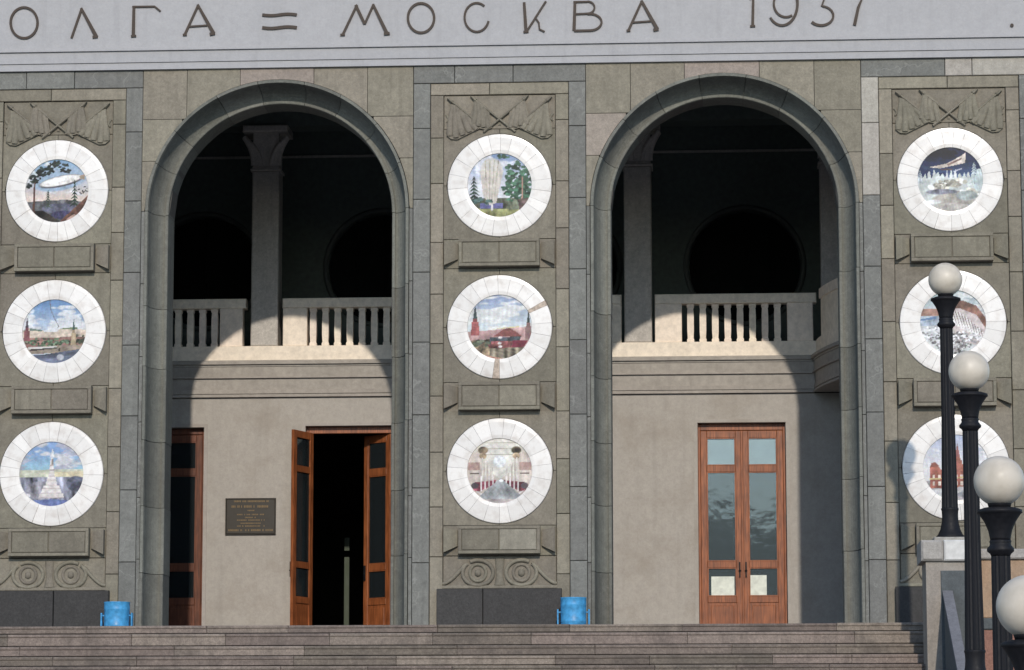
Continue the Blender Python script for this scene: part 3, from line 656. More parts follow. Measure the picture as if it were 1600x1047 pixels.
# ------------------------------------------------------------------ majolica medallions
NP = 104; RP = .515
gx = np.linspace(-1.02, 1.02, NP); U, V = np.meshgrid(gx, gx)
def fbm(s, seed, sx=1, sy=1):
    r_ = np.random.default_rng(seed); out = np.zeros_like(U)
    for o in range(4):
        k = r_.normal(size=(6, 2))*s*2**o*np.array([sx, sy]); ph = r_.uniform(0, 6.28, 6)
        for (a, b), p_ in zip(k, ph): out += np.sin(a*U+b*V+p_)/6/1.6**o
    return out
class Canvas:
    def __init__(s, seed): s.c = np.zeros((NP, NP, 3)); s.seed = seed*100
    def nz(s, sc, sx=1, sy=1): s.seed += 1; return fbm(sc, s.seed, sx, sy)
    def put(s, mask, col, amt=.10, sc=9, sx=1, sy=1):
        mask = np.clip(mask.astype(float), 0, 1)[..., None]; c = np.array(col, float)*(1+amt*s.nz(sc, sx, sy)[..., None]*2)
        s.c = s.c*(1-mask)+c*mask
    def grad(s, c0, c1, v0, v1): t = np.clip((V-v0)/(v1-v0), 0, 1)[..., None]; s.c = np.array(c0, float)*(1-t)+np.array(c1, float)*t
    def clouds(s, col, th=.15, sc=3, top=2, bot=-2, sx=1, sy=2): s.put(np.clip((s.nz(sc, sx, sy)-th)*4, 0, .85)*(V < top)*(V > bot), col, .05)
    def poly(s, pts, col, **k):
        m = np.zeros_like(U, bool); n = len(pts)
        for i in range(n):
            (x0, y0), (x1, y1) = pts[i], pts[(i+1) % n]
            if y0 == y1: continue
            m ^= ((y0 > V) != (y1 > V)) & (U < (x1-x0)*(V-y0)/(y1-y0)+x0)
        s.put(m, col, **k)
    def ell(s, cx, cy, rx, ry, col, rot=0, **k):
        c_, s_ = math.cos(rot), math.sin(rot); x = (U-cx)*c_+(V-cy)*s_; y = -(U-cx)*s_+(V-cy)*c_
        s.put(np.clip((1-(x/rx)**2-(y/ry)**2)*4, 0, 1), col, **k)
    def leaves(s, cx, cy, rx, ry, col, n, r=.05, seed=0):
        r_ = np.random.default_rng(seed+5)
        for i in range(n):
            a, q_ = r_.uniform(0, 6.28), math.sqrt(r_.uniform()); s.ell(cx+rx*q_*math.cos(a), cy+ry*q_*math.sin(a), r*r_.uniform(.6, 1.5), r*r_.uniform(.4, .9), np.array(col)*r_.uniform(.6, 1.5), rot=r_.uniform(-.6, .6))
    def spruce(s, x, y0, y1, w, col):
        n = 7
        for i in range(n):
            t = i/n; yy = y1+(y0-y1)*t; hw = w*(.3+.9*t); h = (y1-y0)/n*1.5; s.poly([(x-hw, yy-h), (x, yy), (x+hw, yy-h), (x, yy-h*.6)], np.array(col)*random.uniform(.75, 1.2))
        s.poly([(x-.012, y0-.05), (x+.012, y0-.05), (x+.006, y1), (x-.006, y1)], np.array(col)*.7)
    def tower(s, x, y0, y1, w, body, spire, tip=.45):
        ym = y1-(y1-y0)*tip; s.poly([(x-w, y0), (x+w, y0), (x+w*.85, ym-.1), (x-w*.85, ym-.1)], body); s.poly([(x-w*.55, ym-.1), (x+w*.55, ym-.1), (x+w*.5, ym+.02), (x-w*.5, ym+.02)], np.array(body)*.85); s.poly([(x-w*.5, ym), (x+w*.5, ym), (x+.006, y1), (x-.006, y1)], spire)
def p_airship(c):
    c.grad((230, 205, 190), (120, 165, 205), -.25, .9); c.clouds((225, 228, 232), .25, 3, 2, -.3)
    c.poly([(-1.1, -.35), (-.3, -.30), (.3, -.28), (1.1, -.38), (1.1, -1.1), (-1.1, -1.1)], (92, 92, 96), amt=.25); c.ell(.1, -.55, .6, .16, (96, 98, 120), amt=.2); c.ell(.2, -.75, .4, .14, (72, 70, 112), amt=.2)
    c.ell(.12, .33, .9, .34, (150, 178, 206), rot=.20, amt=.04); c.ell(.12, .295, .73, .185, (92, 88, 95), rot=.20); c.ell(.11, .315, .69, .15, (236, 230, 222), rot=.20); c.ell(.08, .345, .55, .07, (250, 246, 240), rot=.20); c.poly([(.68, .45), (.84, .52), (.86, .34), (.72, .36)], (175, 150, 125))
    c.spruce(-.27, -.5, .02, .13, (70, 82, 70)); c.spruce(.55, -.45, .34, .16, (48, 70, 54))
    c.poly([(1.1, 0), (.7, -.4), (.1, -.95), (.2, -1.1), (1.1, -1.1)], (92, 58, 46), amt=.3); c.poly([(.3, -.88), (.55, -.72), (.6, -.78), (.36, -.95)], (190, 150, 135))
    c.poly([(-1.1, -.6), (-.4, -.62), (.2, -1), (.0, -1.1), (-1.1, -1.1)], (58, 52, 46), amt=.3); c.poly([(-.76, -.85), (-.68, -.85), (-.66, .45), (-.71, .45)], (95, 62, 52))
    for i, (x, y, rx, ry, n) in enumerate(((-.68, .38, .16, .13, 22), (-.4, .6, .26, .14, 34), (.02, .78, .3, .14, 30), (-.85, .15, .08, .08, 9), (.22, .62, .16, .06, 10))): c.leaves(x, y, rx, ry, (38, 48, 44), n, .055, i)
    c.leaves(.8, .02, .16, .12, (60, 66, 62), 12, .03, 9)
def p_riverwall(c):
    c.grad((205, 215, 228), (95, 140, 195), -.1, .85); c.clouds((226, 226, 226), .02, 2.5, .8, -.1)
    c.poly([(-1.1, -.55), (1.1, -.55), (1.1, .0), (.8, .06), (.15, .06), (.1, -.02), (-.3, -.02), (-.35, .04), (-.75, .1), (-1.1, 0)], (212, 190, 168), amt=.12); c.poly([(.1, .05), (.75, .05), (.7, .12), (.3, .1)], (110, 130, 90)); c.poly([(-.75, .1), (-.35, .04), (-.38, 0), (-.75, .03)], (105, 130, 115))
    c.poly([(-1.1, -.55), (1.1, -.55), (1.1, -.2), (.6, -.16), (0, -.2), (-1.1, -.2)], (150, 105, 95), amt=.2); c.leaves(-.2, -.33, .75, .12, (88, 112, 84), 70, .05, 3); c.leaves(.75, -.25, .2, .14, (70, 78, 60), 16, .06, 4)
    c.tower(-.84, -.3, .42, .10, (140, 80, 82), (72, 62, 72), .42); c.tower(.6, -.45, .38, .08, (196, 170, 130), (58, 86, 84), .42)
    c.poly([(-1.1, -.5), (1.1, -.4), (1.1, -.62), (-1.1, -.72)], (162, 144, 124), amt=.1); c.poly([(-.8, -.48), (.1, -.46), (.1, -.5), (-.8, -.55)], (225, 220, 212)); c.poly([(-.82, -.55), (.1, -.5), (.1, -.53), (-.7, -.6)], (66, 58, 56))
    c.poly([(-1.1, -.75), (-.2, -.7), (1.1, -.5), (1.1, -1.1), (-1.1, -1.1)], (100, 108, 132), amt=.2, sx=.3); c.ell(.2, -.8, .12, .1, (176, 180, 190)); c.poly([(.15, -.52), (.2, -.52), (.2, -.62), (.14, -.62)], (70, 60, 50))
    for (a, b) in (((-.16, 1), (-.12, .68)), ((-.12, .68), (0, .4)), ((0, .4), (.14, .15)), ((.14, .15), (.1, .1))): c.poly([(a[0]-.012, a[1]), (a[0]+.012, a[1]), (b[0]+.012, b[1]), (b[0]-.012, b[1])], (105, 100, 105))
def p_lighthouse(c):
    c.grad((150, 200, 212), (120, 160, 215), 0, .7); c.clouds((214, 208, 208), .0, 2.6, 1, .1); c.clouds((170, 170, 190), .2, 4, 1, .1)
    c.poly([(-1.1, .12), (1.1, .14), (1.1, -.1), (-1.1, -.1)], (206, 208, 180), amt=.08); c.poly([(.1, .06), (1.1, .08), (1.1, -.1), (.1, -.08)], (214, 200, 158))
    c.poly([(-1.1, -.1), (1.1, -.1), (1.1, -1.1), (-1.1, -1.1)], (128, 130, 148), amt=.3, sy=.4); c.ell(-.3, -.5, .5, .3, (160, 158, 170), amt=.2); c.ell(.75, -.3, .3, .25, (88, 92, 112), amt=.2)
    c.poly([(-1.1, -.85), (0, -.76), (.7, -.82), (.6, -1.1), (-1.1, -1.1)], (100, 118, 178), amt=.15)
    w_ = (232, 222, 216); k_ = (196, 176, 172)
    for x0, x1, y0, y1 in ((-.38, .40, -.74, -.60), (-.30, .32, -.60, -.46), (-.26, .28, -.46, -.36), (-.17, .19, -.36, -.2), (-.14, .16, -.2, -.08), (-.09, .11, -.08, .1), (-.07, .09, .1, .24), (-.05, .07, .24, .5)):
        c.poly([(x0, y0), (x1, y0), (x1-.03, y1), (x0+.03, y1)], w_, amt=.05); c.poly([(x0, y0), (x1, y0), (x1, y0+.03), (x0, y0+.03)], k_)
    c.poly([(-.0, .28), (.05, .28), (.05, .45), (-.0, .45)], (150, 140, 130)); c.poly([(-.04, .52), (.08, .52), (.04, .75), (.01, .75)], (226, 226, 226)); c.ell(-.7, -.65, .08, .06, (225, 222, 225))
def p_balloon(c):
    c.grad((206, 210, 222), (120, 150, 200), .1, .95); c.clouds((225, 226, 232), .1, 2.5)
    c.poly([(-1.1, -.4), (1.1, -.4), (1.1, -1.1), (-1.1, -1.1)], (98, 104, 84), amt=.25); c.poly([(-.6, -.55), (.1, -.55), (.1, -.72), (-.6, -.72)], (98, 98, 160), amt=.15); c.poly([(-.7, -.72), (.6, -.75), (.5, -1.1), (-.6, -1.1)], (150, 152, 92), amt=.2)
    c.ell(-.24, .45, .36, .42, (212, 206, 196), amt=.04, sy=.1); c.poly([(-.6, .45), (.12, .45), (-.1, -.55), (-.3, -.62), (-.5, -.3)], (218, 206, 192), amt=.05, sy=.1)
    for x in (-.46, -.32, -.18, -.05): c.poly([(x, .78), (x+.035, .78), (x*.5-.13, -.5), (x*.5-.15, -.5)], (178, 172, 150))
    c.spruce(-.78, -.5, .30, .24, (52, 72, 62)); c.leaves(-.6, -.5, .35, .1, (70, 98, 92), 26, .07, 2)
    for i, (x, y, rx, ry, n) in enumerate(((.55, .35, .36, .4, 70), (.45, -.05, .38, .3, 60), (.8, 0, .22, .5, 50), (.1, .88, .16, .05, 8), (.55, -.3, .4, .2, 40))): c.leaves(x, y, rx, ry, (58, 98, 74), n, .07, 10+i)
    c.poly([(.66, -.7), (.72, -.7), (.72, .25), (.67, .25)], (176, 130, 110)); c.poly([(.55, -.45), (1.1, -.35), (1.1, -1), (.6, -.75)], (86, 70, 66), amt=.35); c.ell(-.23, -.68, .035, .12, (235, 225, 230))
def p_square(c):
    c.grad((214, 226, 226), (135, 155, 195), -.1, .9); c.clouds((226, 226, 220), .05, 2.8, sx=.6)
    c.poly([(-1.1, -.15), (-.2, -.1), (.2, -.05), (.9, 0), (1.1, -1.1), (-1.1, -1.1)], (196, 150, 146), amt=.1); c.poly([(-.3, -.08), (.6, -.02), (.6, .02), (0, -.04)], (220, 205, 140)); c.poly([(-1.1, -.42), (-.3, -.38), (-.3, -1.1), (-1.1, -1.1)], (142, 120, 92), amt=.3)
    c.tower(-.74, -.25, .68, .13, (176, 88, 86), (62, 80, 82), .46); c.tower(.87, -.4, .45, .10, (150, 110, 108), (44, 62, 60), .38)
    c.poly([(-.2, -.3), (.12, -.08), (.3, -.04), (.5, -.15), (.7, -.3)], (150, 80, 76), amt=.15); c.poly([(-.3, -.32), (.65, -.3), (.6, -.45), (-.3, -.45)], (82, 92, 100), amt=.3); c.poly([(-.45, -.45), (.85, -.42), (.7, -.66), (-.3, -.66)], (158, 84, 84), amt=.3)
    c.poly([(.4, -.42), (.85, -.42), (.75, -.6), (.38, -.62)], (140, 46, 66)); c.leaves(-.55, -.5, .25, .12, (84, 92, 74), 24, .06, 2); c.poly([(-.3, -.66), (.8, -.62), (.4, -1), (-.3, -.95)], (132, 120, 100), amt=.3); c.poly([(-1, -.5), (-.5, -.85), (.2, -.98), (0, -1.1), (-1.1, -1.1)], (186, 130, 108), amt=.2)
    for x, y in ((.02, -.33), (0, -.5), (.02, -.6)): c.ell(x, y, .06, .04, (236, 228, 220))
def p_hall(c):
    c.grad((196, 180, 164), (216, 208, 190), -.3, .8)
    c.poly([(-.7, 1), (.7, 1), (.25, -.1), (.03, -.25), (-.2, -.1)], (226, 220, 206), amt=.05)
    for y in (.86, .68, .5): c.poly([(-.5, y), (.55, y), (.5, y-.03), (-.45, y-.03)], (172, 164, 140))
    for s in (-1, 1):
        c.poly([(s*1.0, .55), (s*.5, .55), (s*.45, -.35), (s*1.0, -.45)], (206, 190, 176), amt=.1, sy=.2)
        c.ell(s*.5, .62, .16, .12, (150, 126, 96), amt=.3); c.ell(s*.5, .45, .12, .1, (166, 140, 106), amt=.3)
        c.poly([(s*.95, .25), (s*.6, .25), (s*.6, .02), (s*.95, .02)], (176, 140, 128)); c.poly([(s*.9, -.05), (s*.62, -.05), (s*.62, -.1), (s*.9, -.1)], (110, 92, 84))
        for k in range(4): x = s*(.52-.1*k); c.poly([(x-.02, .4-.1*k), (x+.02, .4-.1*k), (x+.02, -.5+.07*k), (x-.02, -.5+.07*k)], (228, 220, 206))
        c.poly([(s*.78, -.35), (s*.1, -.28), (s*.15, -.4), (s*.6, -.62), (s*.8, -.6)], (150, 66, 82), amt=.35)
        for k in range(4): x = s*(.56-.12*k); c.poly([(x-.02, -.15), (x+.02, -.15), (x+.02, -.62+.07*k), (x-.02, -.62+.07*k)], (230, 218, 214))
        c.poly([(s*.75, -.58), (s*.5, -.7), (s*.35, -.64), (s*.5, -.78)], (236, 230, 226)); c.ell(s*.75, -.45, .12, .1, (96, 84, 90))
    c.poly([(.03, -.22), (.65, -.75), (.4, -1.1), (-.4, -1.1), (-.6, -.75)], (158, 162, 164), amt=.12); c.poly([(-.6, -.85), (.6, -.85), (.4, -1.1), (-.4, -1.1)], (188, 174, 170), amt=.1)
    c.ell(0, .28, .2, .2, (226, 230, 230)); c.ell(.05, -.3, .07, .04, (240, 240, 238))
def p_winter(c):
    c.grad((62, 92, 150), (16, 22, 38), .1, .75); c.clouds((30, 44, 92), .1, 4)
    pts = [(-1.1, -1.1)]; x = -1.05; r_ = np.random.default_rng(5)
    while x < 1.1: pts += [(x, .10+.12*r_.uniform(-1, 1)), (x+.05, .18+.14*r_.uniform(0, 1)), (x+.1, .08+.1*r_.uniform(-1, 1))]; x += .13
    pts.append((1.1, -1.1)); c.poly(pts, (208, 216, 212), amt=.08); c.spruce(.72, -.1, .52, .17, (190, 208, 212)); c.spruce(-.9, -.1, .3, .12, (186, 196, 206)); c.poly([(.8, .3), (1, .35), (1.1, -.4), (.7, -.3)], (192, 210, 210))
    for k in range(7): c.leaves(random.uniform(-.6, .6), random.uniform(-.5, .05), .3, .1, (216, 210, 190), 10, .09, 30+k)
    c.ell(-.25, -.38, .5, .09, (140, 142, 158), amt=.25); c.ell(.1, -.62, .7, .2, (176, 168, 156), amt=.12); c.ell(.5, -.5, .35, .16, (166, 178, 176), amt=.12); c.ell(0, -.85, .6, .14, (192, 186, 176), amt=.08); c.ell(-.5, -.68, .25, .07, (226, 224, 222))
    c.poly([(-.62, .38), (-.1, .48), (.35, .72), (.48, .82), (.46, .5), (0, .40), (-.3, .34)], (220, 202, 186), amt=.1); c.poly([(-.1, .46), (.35, .66), (.36, .62), (-.05, .41)], (130, 100, 90)); c.poly([(.1, .25), (.36, .34), (.36, .31), (.12, .22)], (190, 196, 210)); c.ell(-.1, .3, .2, .03, (92, 74, 70))
def p_dam(c):
    c.grad((196, 202, 200), (150, 178, 188), .2, .95); c.clouds((222, 224, 222), .1)
    c.poly([(-1.1, .42), (-.3, .42), (-.3, .2), (-1.1, .18)], (168, 122, 104), amt=.2); c.poly([(-1.1, .2), (-.2, .2), (-.2, -.1), (-1.1, -.1)], (178, 196, 214), amt=.15); c.poly([(-1, .1), (-.5, .18), (-.5, .1), (-1, .05)], (96, 134, 180))
    c.poly([(-.2, .60), (.3, .66), (.7, .5), (1.0, .1), (1.0, -.25), (.7, .22), (.2, .42), (-.2, .42)], (138, 92, 76), amt=.15)
    c.poly([(-.2, .42), (.2, .42), (.7, .22), (1.0, -.25), (.8, -.7), (.2, -.6), (-.2, -.4)], (198, 182, 178), amt=.08)
    for k in range(12): x = -.1+.095*k; y = .46-.045*k-.003*k*k; c.poly([(x, y), (x+.03, y), (x+.2, y-.55), (x+.13, y-.55)], (238, 232, 228)); c.poly([(x+.05, y-.05), (x+.075, y-.05), (x+.25, y-.55), (x+.21, y-.55)], (134, 112, 108))
    for k in range(6): c.leaves(random.uniform(-.7, .5), random.uniform(-.8, -.35), .35, .16, ((210, 210, 210), (120, 116, 116))[k % 2], 26, .05, 60+k)
    c.leaves(-.6, -.3, .35, .2, (190, 192, 194), 40, .05, 71); c.leaves(0, -.75, .5, .18, (134, 130, 128), 40, .05, 72); c.leaves(0, -.7, .5, .2, (225, 225, 225), 30, .035, 73)
def p_redhouse(c):
    c.grad((226, 224, 224), (170, 182, 212), 0, .9); c.clouds((228, 228, 228), .05); c.poly([(-1.1, -.4), (1.1, -.4), (1.1, -1.1), (-1.1, -1.1)], (176, 172, 172), amt=.15)
    r_ = (176, 96, 78)
    c.poly([(-.78, -.62), (.85, -.55), (.85, -.1), (.3, -.02), (.3, .1), (-.1, .1), (-.1, -.08), (-.45, -.06), (-.52, .05), (-.78, .0)], r_, amt=.15)
    c.tower(.05, -.1, .72, .15, r_, (150, 84, 80), .5); c.poly([(-.78, 0), (-.5, .05), (-.6, .16), (-.72, .14)], (150, 80, 70)); c.tower(.6, -.2, .35, .09, r_, (140, 80, 76), .45)
    for k in range(9):
        for j in range(2): x = -.7+.165*k; y = -.22-.2*j; c.poly([(x, y), (x+.07, y), (x+.07, y-.11), (x, y-.11)], (232, 210, 190))
    c.poly([(-.8, -.32), (.85, -.26), (.85, -.29), (-.8, -.36)], (230, 200, 120)); c.ell(-.4, -.75, .5, .12, (206, 206, 206), amt=.1); c.ell(.3, -.8, .3, .1, (150, 150, 156), amt=.1)
PICS = {(0, 0): (p_airship, 'white-ringed medallion painted with a pale airship over dark forest'), (0, 1): (p_riverwall, 'white-ringed medallion painted with a walled riverbank between two spires, crack in its sky'),
        (0, 2): (p_lighthouse, 'white-ringed medallion painted with a stepped white lighthouse tower and yellow horizon'), (1, 0): (p_balloon, 'white-ringed medallion painted with a tall pale balloon between green trees'),
        (1, 1): (p_square, 'white-ringed medallion painted with a red tower and pink square, two ring tiles chipped'), (1, 2): (p_hall, 'white-ringed medallion painted with a pale vaulted station hall and crimson benches'),
        (2, 0): (p_winter, 'white-ringed medallion painted with white aircraft in night sky over snowy trees'), (2, 1): (p_dam, 'white-ringed medallion painted with water pouring over a curved brown dam'),
        (2, 2): (p_redhouse, 'white-ringed medallion painted with a red brick turreted building, behind lamp posts')}
for (i, j), (fn, lab) in PICS.items():
    e = tag(empty('majolica_medallion', (PIERS[i], .095, MZ[j])), lab, 'medallion', 'painted medallions on the piers')
    c = Canvas(i*3+j+1); fn(c)
    br = c.nz(9, .6, 1.6)*.07+c.nz(22, 1.5, .8)*.09
    img = c.c*(1+br[..., None])+rng.normal(size=(NP, NP, 3))*7; g_ = img.mean(2, keepdims=True); img = np.clip(g_+(img-g_)*.74, 0, 255)
    lc = (img/255)**2.2*.80
    mask = (U**2+V**2) < 1.02**2
    idx = -np.ones((NP, NP), int); keep = mask; idx[keep] = np.arange(keep.sum())
    rr2 = (U**2+V**2)[keep]
    vs = np.stack([U[keep]*RP, -.052-.016*(1-rr2), V[keep]*RP], 1)
    fs = [(idx[a, b], idx[a, b+1], idx[a+1, b+1], idx[a+1, b]) for a in range(NP-1) for b in range(NP-1) if keep[a, b] and keep[a, b+1] and keep[a+1, b+1] and keep[a+1, b]]
    me = bpy.data.meshes.new('picture'); me.from_pydata(vs.tolist(), [], fs); me.polygons.foreach_set('use_smooth', [True]*len(fs))
    ca = me.color_attributes.new('Col', 'FLOAT_COLOR', 'POINT'); ca.data.foreach_set('color', np.concatenate([lc[keep], np.ones((keep.sum(), 1))], 1).astype(np.float32).ravel())
    me.materials.append(MATS['majolica_paint']); o = bpy.data.objects.new('picture', me); COL.objects.link(o); o.parent = e
    # ring tiles: slightly dished, broken joints
    na = random.choice((22, 24, 23)); angs = np.cumsum(np.array([random.uniform(.75, 1.25) for _ in range(na)])); angs = angs/angs[-1]*2*math.pi+random.uniform(0, 1)
    if (i, j) == (1, 1):
        dg = [30, 44, 60, 77, 92, 108, 124, 139, 155, 172, 188, 203, 217, 233, 248, 262, 270, 286, 301, 318, 333, 349, 364, 384, 390]; angs = np.radians(dg[1:]); na = len(angs)
    for k in range(na):
        a0, a1 = angs[k-1]-(2*math.pi if k == 0 else 0)+.0026, angs[k]-.0026; vs = []; fs = []; nr = 7; nn = 5; d = random.uniform(-.003, .003)
        rs = [(.500, -.055), (.506, -.074), (.56, -.080), (.66, -.076), (.76, -.074), (.808, -.068), (.818, -.05), (.818, 0), (.500, 0)]
        for q_ in range(nn):
            a = a0+(a1-a0)*q_/(nn-1)
            for r_, yy in rs: vs.append((r_*math.cos(a), yy+d*(yy < -.04), r_*math.sin(a)))
        m_ = len(rs)
        for q_ in range(nn-1):
            for t in range(m_): u_ = q_*m_+t; v_ = q_*m_+(t+1) % m_; fs.append((u_, v_, v_+m_, u_+m_))
        mb = MB().add(vs, fs); mb.add(vs[:m_], [tuple(range(m_))]); mb.add(vs[-m_:], [tuple(range(m_))])
        mid = math.degrees((a0+a1)/2) % 360
        chip = (i, j) == (1, 1) and (abs(mid-27) < 2.5 or abs(mid-266) < 3)
        mb.build('ring_tile', 'chipped_glaze' if chip else 'white_glaze', e)
    MB().lathe([(.505, 0), (.84, 0), (.84, .004), (.505, .004)], 48).build('backing_ring', 'mortar', e).rotation_euler.x = math.pi/2

# ------------------------------------------------------------------ litter bins
def bin_(px, py_top, lab):
    p = at(px, py_top, -.45); h = p[2]-ZF
    e = tag(empty('litter_bin', (p[0], -.45, ZF)), lab, 'bin', 'blue bins by the plinths'); e.rotation_euler.z = random.uniform(-.2, .2)
    R = .192; zb = h-.50
    MB().lathe([(.01, zb), (R*.94, zb), (R, zb+.03), (R*1.0, zb+.13), (R*1.025, zb+.14), (R*1.0, zb+.15), (R*1.02, h-.12), (R*1.04, h-.11), (R*1.02, h-.10), (R*1.03, h-.012), (R*1.06, h), (R*.98, h), (R*.96, h-.03), (R*.92, zb+.03), (.01, zb+.02)], 32).build('drum', 'blue_paint', e)
    for s in (-1, 1):
        MB().box(s*(R+.045)-.012, s*(R+.045)+.012, -.035, .035, 0, h*.66, .004).box(s*(R+.045)-.012, s*(R+.045)+.012, -.16, .16, 0, .02).build('bracket', 'blue_paint', e)
        MB().box(min(s*(R-.005), s*(R+.05)), max(s*(R-.005), s*(R+.05)), -.014, .014, h*.56, h*.60).build('pivot', 'blue_paint', e)
bin_(183, 941, 'blue metal litter bin beside the plinth below the lighthouse medallion')
bin_(896, 934, 'blue metal litter bin beside the plinth below the station hall medallion')

# ------------------------------------------------------------------ street lamps and their pedestals
LD = .475
specs = [((1477, 437), 53, 'black lamp post with milky globe on the topmost stair pedestal'), ((1514, 580), 64, 'black globe lamp, second down the stair from the terrace'),
         ((1561, 752), 79, 'black globe lamp, third down the stair from the terrace'), ((1606, 948), 98, 'white globe lamp, fourth down the stair from the terrace')]
bases = []
for k, ((px, py), dpx, lab) in enumerate(specs):
    Z = FPX*LD/dpx; p = at(px, py, CAM[1]+Z); hb = 3.645
    e = tag(empty('street_lamp', (p[0], p[1], p[2]-hb)), lab, 'street lamp', 'lamps along the stair'); bases.append((p[0], p[1], p[2]-hb))
    R = LD/2; e.rotation_euler.z = .3*k
    pr = [(R*math.sin(a), hb-R*math.cos(a)) for a in np.linspace(.32, math.pi-.02, 30)]
    MB().lathe([(.01, pr[0][1])]+pr+[(.004, hb+R)], 40).build('globe', 'milk_globe', e)
    zc = hb-R+.015
    MB().lathe([(.01, zc-.02), (.10, zc-.03), (.115, zc+.02), (.10, zc+.045), (.01, zc+.045)], 24).build('gallery_ring', 'black_iron', e)
    MB().lathe([(.02, zc-.028), (.15, zc-.028), (.208, zc-.048), (.212, zc-.075), (.195, zc-.085), (.185, zc-.10), (.145, zc-.16), (.112, zc-.24), (.098, zc-.31), (.095, zc-.33), (.02, zc-.33)], 32).build('cup', 'black_iron', e)
    MB().lathe([(.02, zc-.33), (.098, zc-.33), (.104, zc-.345), (.098, zc-.36), (.102, zc-.38), (.128, zc-.41), (.125, zc-.435), (.10, zc-.455), (.088, zc-.48), (.02, zc-.48)], 32).build('collar', 'black_iron', e)
    MB().lathe([(.02, zc-.481), (.090, zc-.481), (.094, 1.6), (.114, .42), (.02, .42)], 32, smooth=False, flute=.085).build('post', 'black_iron', e)
    MB().lathe([(.02, .419), (.120, .419), (.124, .40), (.116, .38), (.112, .30), (.118, .22), (.140, .12), (.172, .05), (.196, .025), (.196, 0), (.02, 0)], 32).build('base', 'black_iron', e)
# upper pedestal
bx, by, bz = bases[0]
pd = tag(empty('lamp_pedestal', (bx, by, ZF-1)), 'brown and grey stone pedestal capped with weathered coping under the topmost lamp', 'pedestal')
def loc(mb): mb.v = [(x-bx, y-by, z-(ZF-1)) for x, y, z in mb.v]; return mb
xl = at(1447, 900, by-.40)[0]; xr = xl+.66; zt = at(1470, 877, by-.4)[2]
loc(MB().box(xl, xr, by-.40, by+.45, ZF-1.0, zt)).build('shaft', 'brown_stone', pd)
loc(MB().box(xl+.20, xr-.02, by-.425, by-.401, ZF-1.0, zt-.13, .01)).build('front_slab', 'grey_granite', pd)
loc(MB().box(xl-.065, xl+.24, by-.47, by+.5, zt+.002, bz-.06, .03)).build('cap_stone', 'coping_stone', pd)
loc(MB().box(xl+.246, xr+.07, by-.47, by+.5, zt+.002, bz-.06, .02)).build('cap_stone', 'sun_glare_coping', pd)  # strong sun on this half of the cap is put into its whiter colour
loc(MB().box(bx-.24, bx+.24, by-.24, by+.24, bz-.059, bz-.001, .01)).build('pad', 'coping_stone', pd)
# sloping cheek wall down the stair
ck = tag(empty('stair_cheek', (6.62, by-.45, ZF-1)), 'sloping grey stone cheek wall running down beside the steps', 'stair wall')
ya, yb = by-.43, by-4.2; za = .245; zb = za-.47*(ya-yb)
def slope(x0, x1, d0, d1, name, mat):
    vs = [(x, y, z) for x in (x0, x1) for y, z in ((ya, za+d0), (yb, zb+d0), (yb, zb+d1), (ya, za+d1))]
    loc_ = [(x-6.62, y-(by-.45), z-(ZF-1)) for x, y, z in vs]
    MB().add(loc_, [(0, 1, 2, 3), (7, 6, 5, 4), (0, 4, 5, 1), (1, 5, 6, 2), (2, 6, 7, 3), (3, 7, 4, 0)]).build(name, mat, ck)
slope(6.45, 6.57, -.06, -1.4, 'wall', 'grey_granite'); slope(6.43, 6.57, 0, -.06, 'coping', 'grey_coping')
# terrace parapet right of the pedestal
pw = tag(empty('terrace_parapet', (8.5, by, ZF-1)), 'tan stone parapet with grey coping on a pink granite base behind the lamps', 'parapet')
def lp(mb): mb.v = [(x-8.5, y-by, z-(ZF-1)) for x, y, z in mb.v]; return mb
yp = by-.15
z_ = [at(1560, v, yp)[2] for v in (858, 874, 966, 984)]
lp(MB().box(xr+.08, 12, yp-.06, yp+.36, z_[1], z_[0], .02)).build('coping', 'coping_stone', pw)
x = xr+.10
while x < 11.8:
    x1 = min(12, x+.95); lp(MB().box(x+.005, x1-.005, yp, yp+.30, z_[2]+.002, z_[1]-.002, .012)).build('panel', 'tan_stone', pw); x = x1
lp(MB().box(xr+.08, 12, yp-.05, yp+.33, z_[3], z_[2], .015)).build('base_course', 'grey_granite', pw)
x = xr+.08
while x < 11.8:
    x1 = min(12, x+1.25); lp(MB().box(x+.004, x1-.004, yp-.03, yp+.3, ZF-2.2, z_[3]-.003, .012)).build('granite_slab', 'pink_granite', pw); x = x1
struct(MB().box(XS+.5, 12, -13, yp-.04, ZG, ZF-2.2).build('embankment', 'paving'))
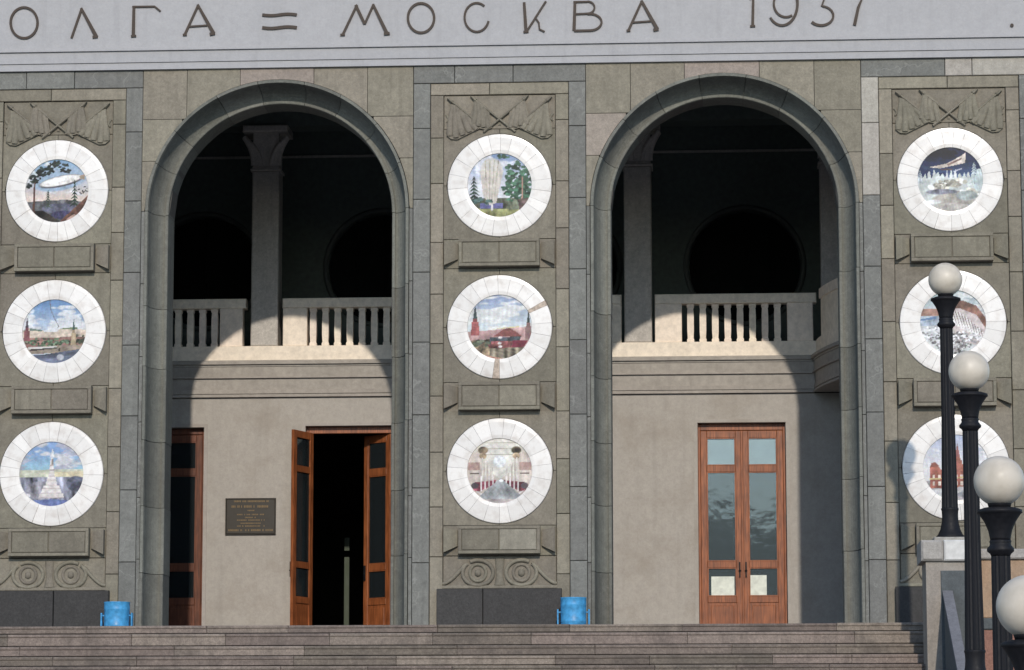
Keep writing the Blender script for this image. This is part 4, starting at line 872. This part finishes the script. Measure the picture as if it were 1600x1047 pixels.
for k, nm in ((1, 'second'), (2, 'third'), (3, 'fourth')):
    x, y, z = bases[k]; hgt = max(.8, z-ZG)
    e = tag(empty('lamp_pedestal', (x, y, ZG)), 'stone pedestal under the %s lamp down the stair' % nm, 'pedestal')
    MB().box(-.36, .36, -.36, .36, 0, hgt-.16, .02).build('shaft', 'brown_stone', e); MB().box(-.43, .43, -.43, .43, hgt-.158, hgt-.001, .03).build('cap_stone', 'coping_stone', e)

# ------------------------------------------------------------------ far wood behind the viewer (mirrored in the door panes)
r_ = np.random.default_rng(3); V_ = []; F_ = []
spots = [(-85+t*6.0+r_.uniform(-2, 2), -118+r_.uniform(-9, 9), r_.uniform(13, 19)) for t in range(30)]
spots += [(x_, -116+r_.uniform(-3, 3), h_) for x_, h_ in ((-3, 17), (.5, 16.4), (3.2, 18.3), (5.4, 17.0), (7.6, 18.0), (10.5, 17.4), (13.5, 16.5))]
for cx, cy, H in spots:
    n = 1500; k = r_.normal(size=(n, 3)); k /= np.linalg.norm(k, axis=1)[:, None]; k *= r_.uniform(.35, 1, (n, 1))**.5
    ctr = np.stack([cx+k[:, 0]*3.9, cy+k[:, 1]*3.9, ZG+H*.60+k[:, 2]*H*.40], 1)+r_.normal(size=(n, 3))*.35
    a = r_.normal(size=(n, 3))*.55; b = r_.normal(size=(n, 3))*.55
    base = len(V_); q = np.stack([ctr+a, ctr+b, ctr-a, ctr-b], 1).reshape(-1, 3); V_ += q.tolist(); F_ += [(base+4*i_, base+4*i_+1, base+4*i_+2, base+4*i_+3) for i_ in range(n)]
    base = len(V_)
    for z0_, rr in ((ZG, .3), (ZG+H*.6, .16)): V_ += [(cx+rr*math.cos(u), cy+rr*math.sin(u), z0_) for u in np.linspace(0, 2*math.pi, 6, endpoint=False)]
    F_ += [(base+i_, base+(i_+1) % 6, base+6+(i_+1) % 6, base+6+i_) for i_ in range(6)]
me = bpy.data.meshes.new('riverside_wood'); me.from_pydata(V_, [], F_); me.materials.append(MATS['leaf'])
wd = bpy.data.objects.new('riverside_wood', me); COL.objects.link(wd); wd['kind'] = 'stuff'; wd['label'] = 'far wood of leafy trees facing the building'; wd['category'] = 'wood'
